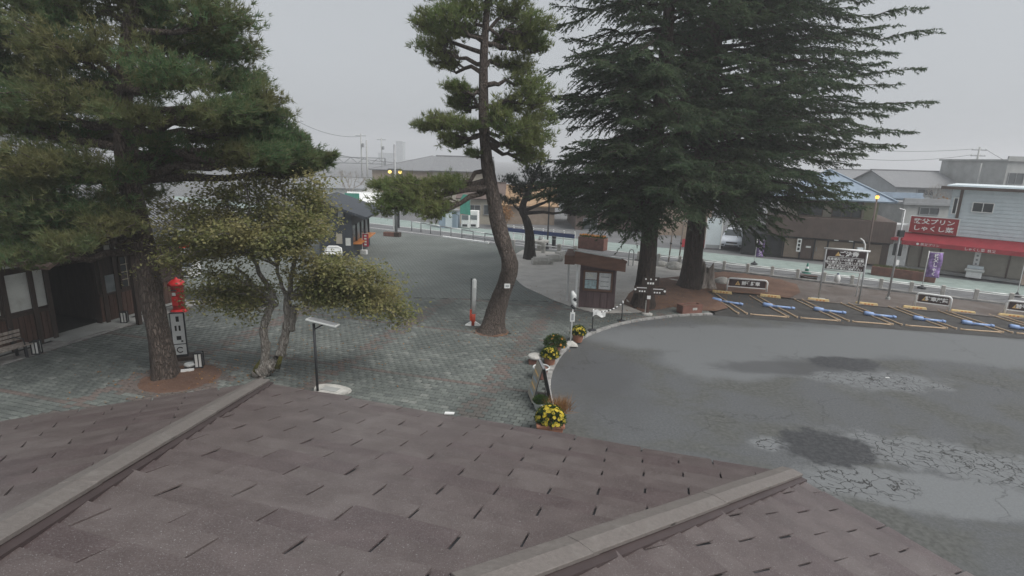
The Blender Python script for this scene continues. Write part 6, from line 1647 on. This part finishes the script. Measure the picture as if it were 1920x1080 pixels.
# --- things on the left plaza
def post_box():
    p = P(337, 586); t = thing('post_box', 'round red pillar post box on the plaza behind the left pine', 'post box', (p.x, p.y, .0475))
    MB().lathe([(.30, 0), (.30, .06), (.23, .09), (.22, .12)], 28).build('foot', M_postred, t, smooth=False); MB().lathe([(.215, .12), (.215, .98), (.235, 1.0), (.235, 1.04), (.215, 1.05)], 28).build('body', M_postred, t, smooth=True)
    MB().lathe([(.29, 1.05), (.31, 1.09), (.26, 1.17), (.16, 1.25), (.05, 1.29), (.04, 1.34), (.01, 1.35)], 28).build('cap', M_postred, t, smooth=True)
    bx(t, 'mouth', -.1, .1, -.245, -.2, .86, .9, M_black); bx(t, 'door', -.11, .11, -.235, -.205, .28, .62, M_postred, .01); bx(t, 'plate', -.07, .07, -.24, -.236, .68, .8, M_graywhite)
post_box()
def lantern(px, py, s, lab):
    p = P(px, py); t = thing('floor_lantern', lab, 'lantern', (p.x, p.y, .05), .3, 'white paper floor lanterns'); w, h = .22 * s, .52 * s
    bx(t, 'shade', -w / 2 + .014, w / 2 - .014, -w / 2 + .014, w / 2 - .014, .05, h - .03, M_lantern)
    for x in (-1, 1):
        for y in (-1, 1): bx(t, 'corner_bar', x * w / 2 - .014, x * w / 2 + .014, y * w / 2 - .014, y * w / 2 + .014, 0, h, M_black)
    bx(t, 'top_frame', -w / 2 + .015, w / 2 - .015, -w / 2 - .002, w / 2 + .002, h - .03, h + .004, M_black); bx(t, 'base_frame', -w / 2 + .015, w / 2 - .015, -w / 2 - .002, w / 2 + .002, .0, .05, M_black)
    for (dx, dy, sx, sy) in ((0, -w / 2 + .008, .012, .01), (w / 2 - .008, 0, .01, .012), (-w / 2 + .008, 0, .01, .012)): bx(t, 'mid_bar', dx - sx, dx + sx, dy - sy, dy + sy, .05, h - .03, M_black)
lantern(71, 667, .82, 'white floor lantern beside the station bench'); lantern(235, 608, .82, 'white floor lantern right of the station entrance'); lantern(375, 692, .9, 'white floor lantern at the edge of the round soil pit')
def left_bits():
    p = P(349, 676); t = thing('standing_sign', 'narrow white signboard with black writing on a dark stand behind the pine trunk', 'sign', (p.x - .12, p.y, .0475), .35)
    bx(t, 'stand', -.28, .4, -.22, .3, 0, .09, M_darkwood, .01); bx(t, 'frame', -.19, .19, -.04, .03, .09, 1.45, M_black); pl = bx(t, 'upper_panel', -.16, .16, -.055, -.041, .5, 1.42, M_posterw); p2 = bx(t, 'lower_panel', -.14, .16, -.055, -.041, .16, .47, M_posterw)
    for (x0, x1, z0, z1) in ((-.03, .05, 1.18, 1.34), (-.08, -.03, .9, 1.06), (.02, .07, .9, 1.06), (-.06, .06, .62, .74), (.05, .1, .55, .6)): bx(t, 'black_character', x0, x1, -.06, -.056, z0, z1, M_letk, parent=pl)
    MB().tube([(.08 * math.cos(a), -.058, .31 + .08 * math.sin(a)) for a in np.linspace(.6, 5.6, 12)], .016, 6).build('black_swirl', M_letk, p2)
    p = P(357, 695); t = thing('ground_light', 'low floodlight with white cap on the soil pit beside the lantern', 'lamp', (p.x, p.y, .06), .4); bx(t, 'bracket', -.14, .14, -.03, .03, 0, .05, M_black); MB().lathe([(.05, .05), (.13, .1), (.15, .14), (.13, .17)], 16).build('head', M_graywhite, t); bx(t, 'cable_box', -.2, .12, -.24, -.14, 0, .06, M_trimw)
    # solar panel pole and its stone slab
    p = P(596, 740); t = thing('solar_post', 'black post carrying a tilted white framed panel on the near plaza', 'post', (p.x, p.y, .05)); MB().tube([(0, 0, 0), (-.0, 0, 1.9)], .034, 10).build('post', M_black, t, smooth=True)
    rot = Matrix.Rotation(math.radians(13), 3, 'Y') @ Matrix.Rotation(math.radians(-8), 3, 'X'); c = Vector((.22, .05, 1.93))
    fr_ = MB().box(c, (.78, .4, .035), rot=rot).build('panel_frame', M_graywhite, t, bev=.006); MB().box(c + rot @ Vector((0, 0, .021)), (.7, .33, .006), rot=rot).build('cells', M_solar, fr_)
    MB().bar((0, 0, 1.75), c + rot @ Vector((.05, 0, -.03)), .03).build('strut', M_black, t); MB().lathe([(.07, 0), (.06, .04)], 12).build('foot', M_black, t)
    p = P(622, 737); t = thing('stone_slab', 'flat rounded stone slab at the foot of the black panel post', 'stone', (p.x, p.y, .05), -.3); mb = MB(); n = 26; pol = [(.52 * math.cos(a) * (1 + .08 * math.sin(3 * a)), .36 * math.sin(a) * (1 + .1 * math.cos(2 * a))) for a in np.linspace(0, 2 * math.pi, n, endpoint=False)]; mb.prism(pol, 0, .06); mb.build('slab', M_stone, t, bev=.02)
    bx(t, 'inset', -.25, .2, -.12, .1, .061, .075, M_concw)
    # bench at the station
    p = P(22, 690); t = thing('slat_bench', 'slatted bench against the station wall at the left edge', 'bench', (p.x - .3, p.y, .05), math.radians(75))
    for k in range(4): bx(t, 'seat_slat', -.9, .9, .0 + k * .11, .09 + k * .11, .36, .39, M_stump)
    for k in range(3): bx(t, 'back_slat', -.9, .9, .46, .49, .46 + k * .12, .54 + k * .12, M_stump)
    for s in (-.7, .7):
        for y in (.03, .42): bx(t, 'leg', s - .03, s + .03, y - .03, y + .03, 0, .355, M_black)
        bx(t, 'back_support', s - .025, s + .025, .491, .53, .3, .84, M_black); MB().tube([(s, .02, .4), (s, .05, .58), (s, .45, .58)], .018, 6).build('armrest', M_black, t)
    # drink machines far left behind the trunk
    for px, mm, m2, lab in ((337, M_posterw, M_orangered, 'white display machine with red orange header behind the red post box'), (307, M_posterw, M_bluepaint, 'white machine half hidden by the left pine trunk')):
        p = P(px, 524); t = thing('display_machine', lab, 'vending machine', (p.x, p.y, .05), .12, 'machines behind the post box'); w = .72; bx(t, 'cabinet', -w, w * .95, 0, .8, .06, 1.95, mm, .02); bx(t, 'header', -w + .04, w - .08, -.03, -.002, 1.5, 1.9, m2); d_ = bx(t, 'display', -w + .04, w - .08, -.02, -.002, .55, 1.45, M_glassl)
        for k in range(4): bx(t, 'sample_row', -w + .1, w - .14, -.03, -.021, .6 + k * .2, .72 + k * .2, (M_black, M_siding, M_teal, M_posterw)[k], parent=d_)
        bx(t, 'tray', -.3, .4, -.02, -.002, .14, .4, M_black); bx(t, 'plinth', -w + .02, w - .06, .03, .75, 0, .06, M_black)
    # red banner and white plate at the snack stand
    p = P(680, 478); t = thing('red_banner', 'small red banner standing by the snack stand counter', 'banner', (p.x, p.y, .0475), -.2); MB().tube([(0, 0, 0), (0, 0, 1.35)], .02, 6).build('pole', M_trimw, t); MB().ext([(.02, 0, .5), (.42, .03, .5), (.42, .0, 1.3), (.02, 0, 1.3)], (0, .012, 0)).build('cloth', M_flagr, t, fixn=True); MB().tube([(-.02, 0, 1.31), (.45, 0, 1.31)], .012, 6).build('crossbar', M_trimw, t)
    for k in range(4): bx(t, 'character', .14, .3, -.012, -.004, .58 + k * .18, .68 + k * .18, M_lettr)
    bx(t, 'foot', -.12, .3, -.12, .12, 0, .28, M_posterw, .02)
left_bits()
# scraps of litter on the paving and asphalt
for k, (px, py, lab) in enumerate(((1040, 563, 'pale marker tile left of the kiosk'), (1664, 708, 'white scrap on the asphalt below the round patch'), (842, 779, 'white scrap close to the roof eave'))):
    p = P(px, py, 3.02 if k == 2 else .01); t = MB()
    z = 0.002 if k else .055
    mb = MB(); mb.prism([(-.06, -.025), (.06, -.02), (.065, .025), (-.055, .03)], 0, .012)
    if k == 2: p = P(842, 781, 3.0); p.z = 3.03; p.y += .02
    else: p.z = z
    o = mb.build('litter', M_posterw); o.location = p; tag(o, lab, 'litter', 'white scraps')

# --- silver car, nose to the street
def car():
    p = P(1372, 470); t = thing('parked_car', 'silver hatchback parked nose out beside the tan house', 'car', (p.x, p.y + .2, 0), math.radians(-24))
    W2, L, sc = .8, 3.7, .97
    # side profile (y back, z up), nose at y=0
    low = [(0.02, .28), (0.0, .5), (.06, .68), (.35, .80), (1.0, .90), (1.15, .92), (3.3, .95), (3.62, .85), (3.68, .45), (3.6, .26)]
    mb = MB(); secs = []
    for x, k in ((-1, 0), (-.93, 1), (-.5, 2), (0, 2), (.5, 2), (.93, 1), (1, 0)):
        secs.append([(x * W2, y + (.14 if k == 0 else .05 if k == 1 else 0) * (1 if y < 1.8 else -1), z - (.10 if k == 0 and z > .6 else .02 if k == 1 else 0)) for y, z in low])
    n = len(low)
    for s in secs: mb.v += s
    for i in range(len(secs) - 1):
        for j in range(n): j2 = (j + 1) % n; mb.f.append((i * n + j, i * n + j2, (i + 1) * n + j2, (i + 1) * n + j)); mb.m.append(0)
    mb.f += [tuple(range(n)), tuple(range((len(secs) - 1) * n, len(secs) * n))[::-1]]; mb.m += [0, 0]
    mb.build('body', M_silver, t, bev=.03, fixn=True)
    cab = MB(); lo = [(-.72, 1.05, .9), (.72, 1.05, .9), (.72, 3.5, .94), (-.72, 3.5, .94)]; hi = [(-.58, 1.75, 1.40), (.58, 1.75, 1.40), (.58, 3.2, 1.40), (-.58, 3.2, 1.40)]
    cab.add(lo + hi, [(0, 1, 5, 4), (1, 2, 6, 5), (2, 3, 7, 6), (3, 0, 4, 7), (4, 5, 6, 7)]); cab.build('cabin', M_silver, t, bev=.05, fixn=True)
    MB().ext([(-.6, 1.12, .965), (.6, 1.12, .965), (.5, 1.66, 1.345), (-.5, 1.66, 1.345)], (0, -.022, .018)).build('windscreen', M_glass, t, fixn=True)
    for s in (-1, 1):
        MB().ext([(s * .715, 1.35, 1.0), (s * .715, 3.2, 1.0), (s * .6, 3.05, 1.33), (s * .6, 1.85, 1.33)], (s * .012, 0, .004)).build('side_window', M_glass, t, fixn=True)
        MB().ext([(s * .36, .05, .56), (s * .74, .16, .6), (s * .76, .3, .72), (s * .5, .13, .66)], (0, -.03, .03)).build('headlight', M_headl, t, fixn=True)
        bx(t, 'mirror', s * .86 - .08, s * .86 + .08, 1.28, 1.38, .94, 1.06, M_silver, .02); bx(t, 'fog_lamp', s * .6 - .08, s * .6 + .08, -.01, .05, .34, .42, M_black)
        for y in (.68, 2.95):
            wl = bpy.data.objects.new('wheel', None); link(wl, t)
            MB().tube([(s * .62, y, .3), (s * .79, y, .3)], .3, 20).build('tyre', M_tyre, wl); MB().tube([(s * .79, y, .3), (s * .805, y, .3)], .19, 16).build('rim', M_graymetal, wl)
    bx(t, 'grille', -.38, .38, -.012, .06, .5, .6, M_black); bx(t, 'lower_grille', -.45, .45, -.008, .06, .3, .38, M_black); bx(t, 'number_plate', -.17, .17, -.03, -.012, .38, .48, M_posterw)
    bx(t, 'roof_rack', -.5, .5, 2.1, 2.16, 1.405, 1.44, M_trimw)
car()
def misc_far():
    # white panel and dark gate by the car, blue-white hoarding
    p = P(1347, 468); t = thing('white_hoarding', 'pale blue white hoarding left of the silver car', 'hoarding', (p.x - .2, p.y + .3, 0), -.15); bx(t, 'panel', -.65, .35, 0, .06, .3, 2.3, M_siding); bx(t, 'post', .36, .44, -.02, .08, 0, 2.6, M_trimw); bx(t, 'post', -.72, -.66, -.02, .08, 0, 2.4, M_trimw); bx(t, 'base_rail', -.65, .35, .0, .05, .05, .3, M_greywall)
    p = P(1313, 465); t = thing('red_base_wall', 'low wall painted dark red at its foot behind the farther cedar', 'wall', (p.x, p.y + .2, 0), -.1); bx(t, 'upper_panel', -1.4, .9, 0, .1, .6, 1.9, M_tanwall); bx(t, 'red_panel', -1.4, .9, -.02, .1, 0, .6, M_red); bx(t, 'coping', -1.42, .92, -.04, .12, 1.901, 1.96, M_stone)
    # utility poles with cross arms and wires, gantry over the railway
    def pole(px, ybase, Y, ytop, lab, arms=2, grp='utility poles in the mist', r_=.14):
        q = D(px, 300, Y); t = thing('utility_pole', lab, 'utility pole', (q.x, q.y, -.05), 0, grp); h = lz(t, 0, ytop)
        MB().tube([(0, 0, 0), (0, 0, h)], [r_, r_ * .7], 8).build('pole', M_concw, t, smooth=True)
        for k in range(arms): MB().bar((-.9, 0, h - .35 - k * .7), (.9, 0, h - .35 - k * .7), .1).build('cross_arm', M_graymetal, t)
        for k in range(arms):
            for x in (-.8, -.3, .3, .8): MB().lathe([(.05, 0), (.06, .1), (.03, .18)], 8, (x, 0, h - .3 - k * .7)).build('insulator', M_trimw, t)
        if arms: MB().lathe([(.2, 0), (.22, .05), (.22, .6), (.1, .65)], 12, (.35, -.1, h - 2.2)).build('transformer', M_graymetal, t)
        return Vector((q.x, q.y, h))
    a = pole(1832, 340, 70, 275, 'tall utility pole with cross arms above the hazy roofs at right')
    b = pole(1842, 345, 60, 305, 'shorter bare pole right of the tall utility pole', 0, r_=.1)
    c = pole(678, 440, 95, 250, 'slender pole with one arm in the mist left of the warehouse', 1); d = pole(688, 440, 80, 262, 'bare pole close right of the slender armed pole in the mist', 0); e = pole(716, 440, 110, 258, 'faint pole in the mist above the long warehouse roof', 1); f_ = pole(562, 440, 90, 222, 'faint pole rising behind the tip of the left pine', 1)
    def wire(p, q, lab, sag=.8, r_=.022):
        p, q = Vector(p), Vector(q); t = thing('overhead_wire', lab, 'wire', tuple(p), 0, 'overhead wires'); n = 12
        MB().tube([(q - p) * (i / n) - Vector((0, 0, sag * 4 * (i / n) * (1 - i / n))) for i in range(n + 1)], r_, 5).build('strand', M_black, t)
    wire(D(1560, 275, 66), a + Vector((-.8, 0, -.3)), 'upper thin wire running left from the tall utility pole', .4); wire(D(1560, 292, 66), a + Vector((-.8, 0, -1.0)), 'lower thin wire running left from the tall utility pole', .6); wire(a + Vector((.8, 0, -.3)), D(1990, 345, 55), 'thin wire running right from the tall utility pole', .3)
    wire(f_ + Vector((0, 0, -.4)), c + Vector((0, 0, -.5)), 'upper wire in the mist left of the warehouse', .8, .03); wire(D(560, 270, 88), D(745, 305, 85), 'lower wire in the mist left of the warehouse', .5, .03)
    # lattice gantry over the railway
    q0, q1 = D(606, 300, 92), D(722, 300, 92); t = thing('railway_gantry', 'lattice railway gantry in the mist left of the warehouse', 'gantry', (q0.x, q0.y, 0)); Lg = (q1 - q0).length; zb = D(660, 306, 92).z; zt = D(660, 295, 92).z
    for z in (zb, zt): MB().bar((0, 0, z), (Lg, 0, z), .14).build('chord', M_graymetal, t)
    n = 9
    for i in range(n): MB().bar((i * Lg / n, 0, zb if i % 2 else zt), ((i + 1) * Lg / n, 0, zt if i % 2 else zb), .09).build('lattice_bar', M_graymetal, t)
    for x in (0, Lg): MB().bar((x, 0, 0), (x, 0, zt), .25).build('leg', M_graymetal, t)
misc_far()
# --- bare and autumn shrubs in the distance
def bare_tree(px, py, ytop, Y, lab, seed, lm=None, nl=0, spread=1.8):
    g = rng(seed); q = D(px, py, Y); t = thing('bare_tree', lab, 'tree', (q.x, q.y, 0)); h = lz(t, 0, ytop); mb = MB(); tips = []
    def grow(p, d, L, r_, lev):
        e = p + d * L; pts = [p, (p + e) / 2 + g.normal(0, L * .05, 3), e]
        mb.tube([tuple(x) for x in pts], [r_, r_ * .85, r_ * .65], 5, cap=False); tips.append(e)
        if lev == 0: return
        for k in range(3): grow(e, unit(d + g.normal(0, .5, 3) + np.array([0, 0, .12])), L * g.uniform(.6, .8), r_ * .6, lev - 1)
    grow(np.zeros(3), np.array([0, 0, 1.0]), h * .3, .12, 5)
    mb.build('branches', M_maplebark, t)
    if nl:
        tp = np.array(tips); ix = g.integers(0, len(tp), nl); pos = tp[ix] + g.normal(0, .25, (nl, 3)); soup('leaves', tufts(pos, unit(g.normal(0, 1, (nl, 3))), 2, .16, .12, 1, g), lm, t)
bare_tree(655, 420, 305, 62, 'bare misty tree between the pine tip and the warehouse', 3)
bare_tree(1740, 420, 335, 58, 'bare misty tree behind the red name board', 5)
bare_tree(945, 440, 392, 50, 'russet leaved shrub behind the leaning pine trunk', 6, L_dry, 900)
bare_tree(1770, 400, 360, 48, 'small yellowing shrub left of the pale blue shop', 7, L_dry, 500)
bare_tree(1400, 460, 385, 44, 'thin pale tree right of the silver car', 9, L_grass, 500)

# --- fallen leaves and needles, too many to count
def fallen():
    g = rng(91); pts = []
    def scatter(px, py, n, sx, sy):
        c = P(px, py); pts.append(np.stack([g.normal(c.x, sx, n), g.normal(c.y, sy, n)], 1))
    scatter(500, 690, 260, 1.6, 1.2); scatter(640, 640, 160, 1.8, 1.6); scatter(340, 700, 220, 1.2, 1.0); scatter(925, 630, 140, 1.2, 1.0)
    scatter(1230, 565, 500, 1.4, 1.0); scatter(1320, 550, 500, 1.8, 1.4); scatter(1140, 600, 120, 1.2, .6); scatter(760, 560, 130, 3, 2.5); scatter(1060, 560, 120, 1.2, 1.5)
    p = np.concatenate(pts); N = len(p)
    keep = (p[:, 1] > 11)
    p = p[keep]; N = len(p); z = np.where((p[:, 0] > 5.2) & (p[:, 1] > 22.3), .15, .075)
    c = np.concatenate([p, z[:, None]], 1); nrm = unit(g.normal(0, .25, (N, 3)) + np.array([0, 0, 1])); a = unit(np.cross(nrm, g.normal(0, 1, (N, 3)))); b = np.cross(nrm, a); s = g.uniform(.02, .04, (N, 1))
    tag(soup('fallen_leaves', np.stack([c - a * s, c + b * s * .6, c + a * s, c - b * s * .6], 1), L_dry), kind='stuff')
fallen()
# ------------------------------------------------------------------ morning mist
def haze():
    m_ = bpy.data.materials.new('morning mist'); m_.use_nodes = True; n = m_.node_tree; n.nodes.clear()
    out = n.nodes.new('ShaderNodeOutputMaterial'); v = n.nodes.new('ShaderNodeVolumePrincipled')
    v.inputs['Color'].default_value = (.97, .98, 1, 1); v.inputs['Density'].default_value = .0020; v.inputs['Anisotropy'].default_value = .2
    n.links.new(v.outputs[0], out.inputs['Volume'])
    o = MB().box((0, 370, 13.5), (1220, 880, 29)).build('haze', m_, kind='stuff')
    return o
haze()
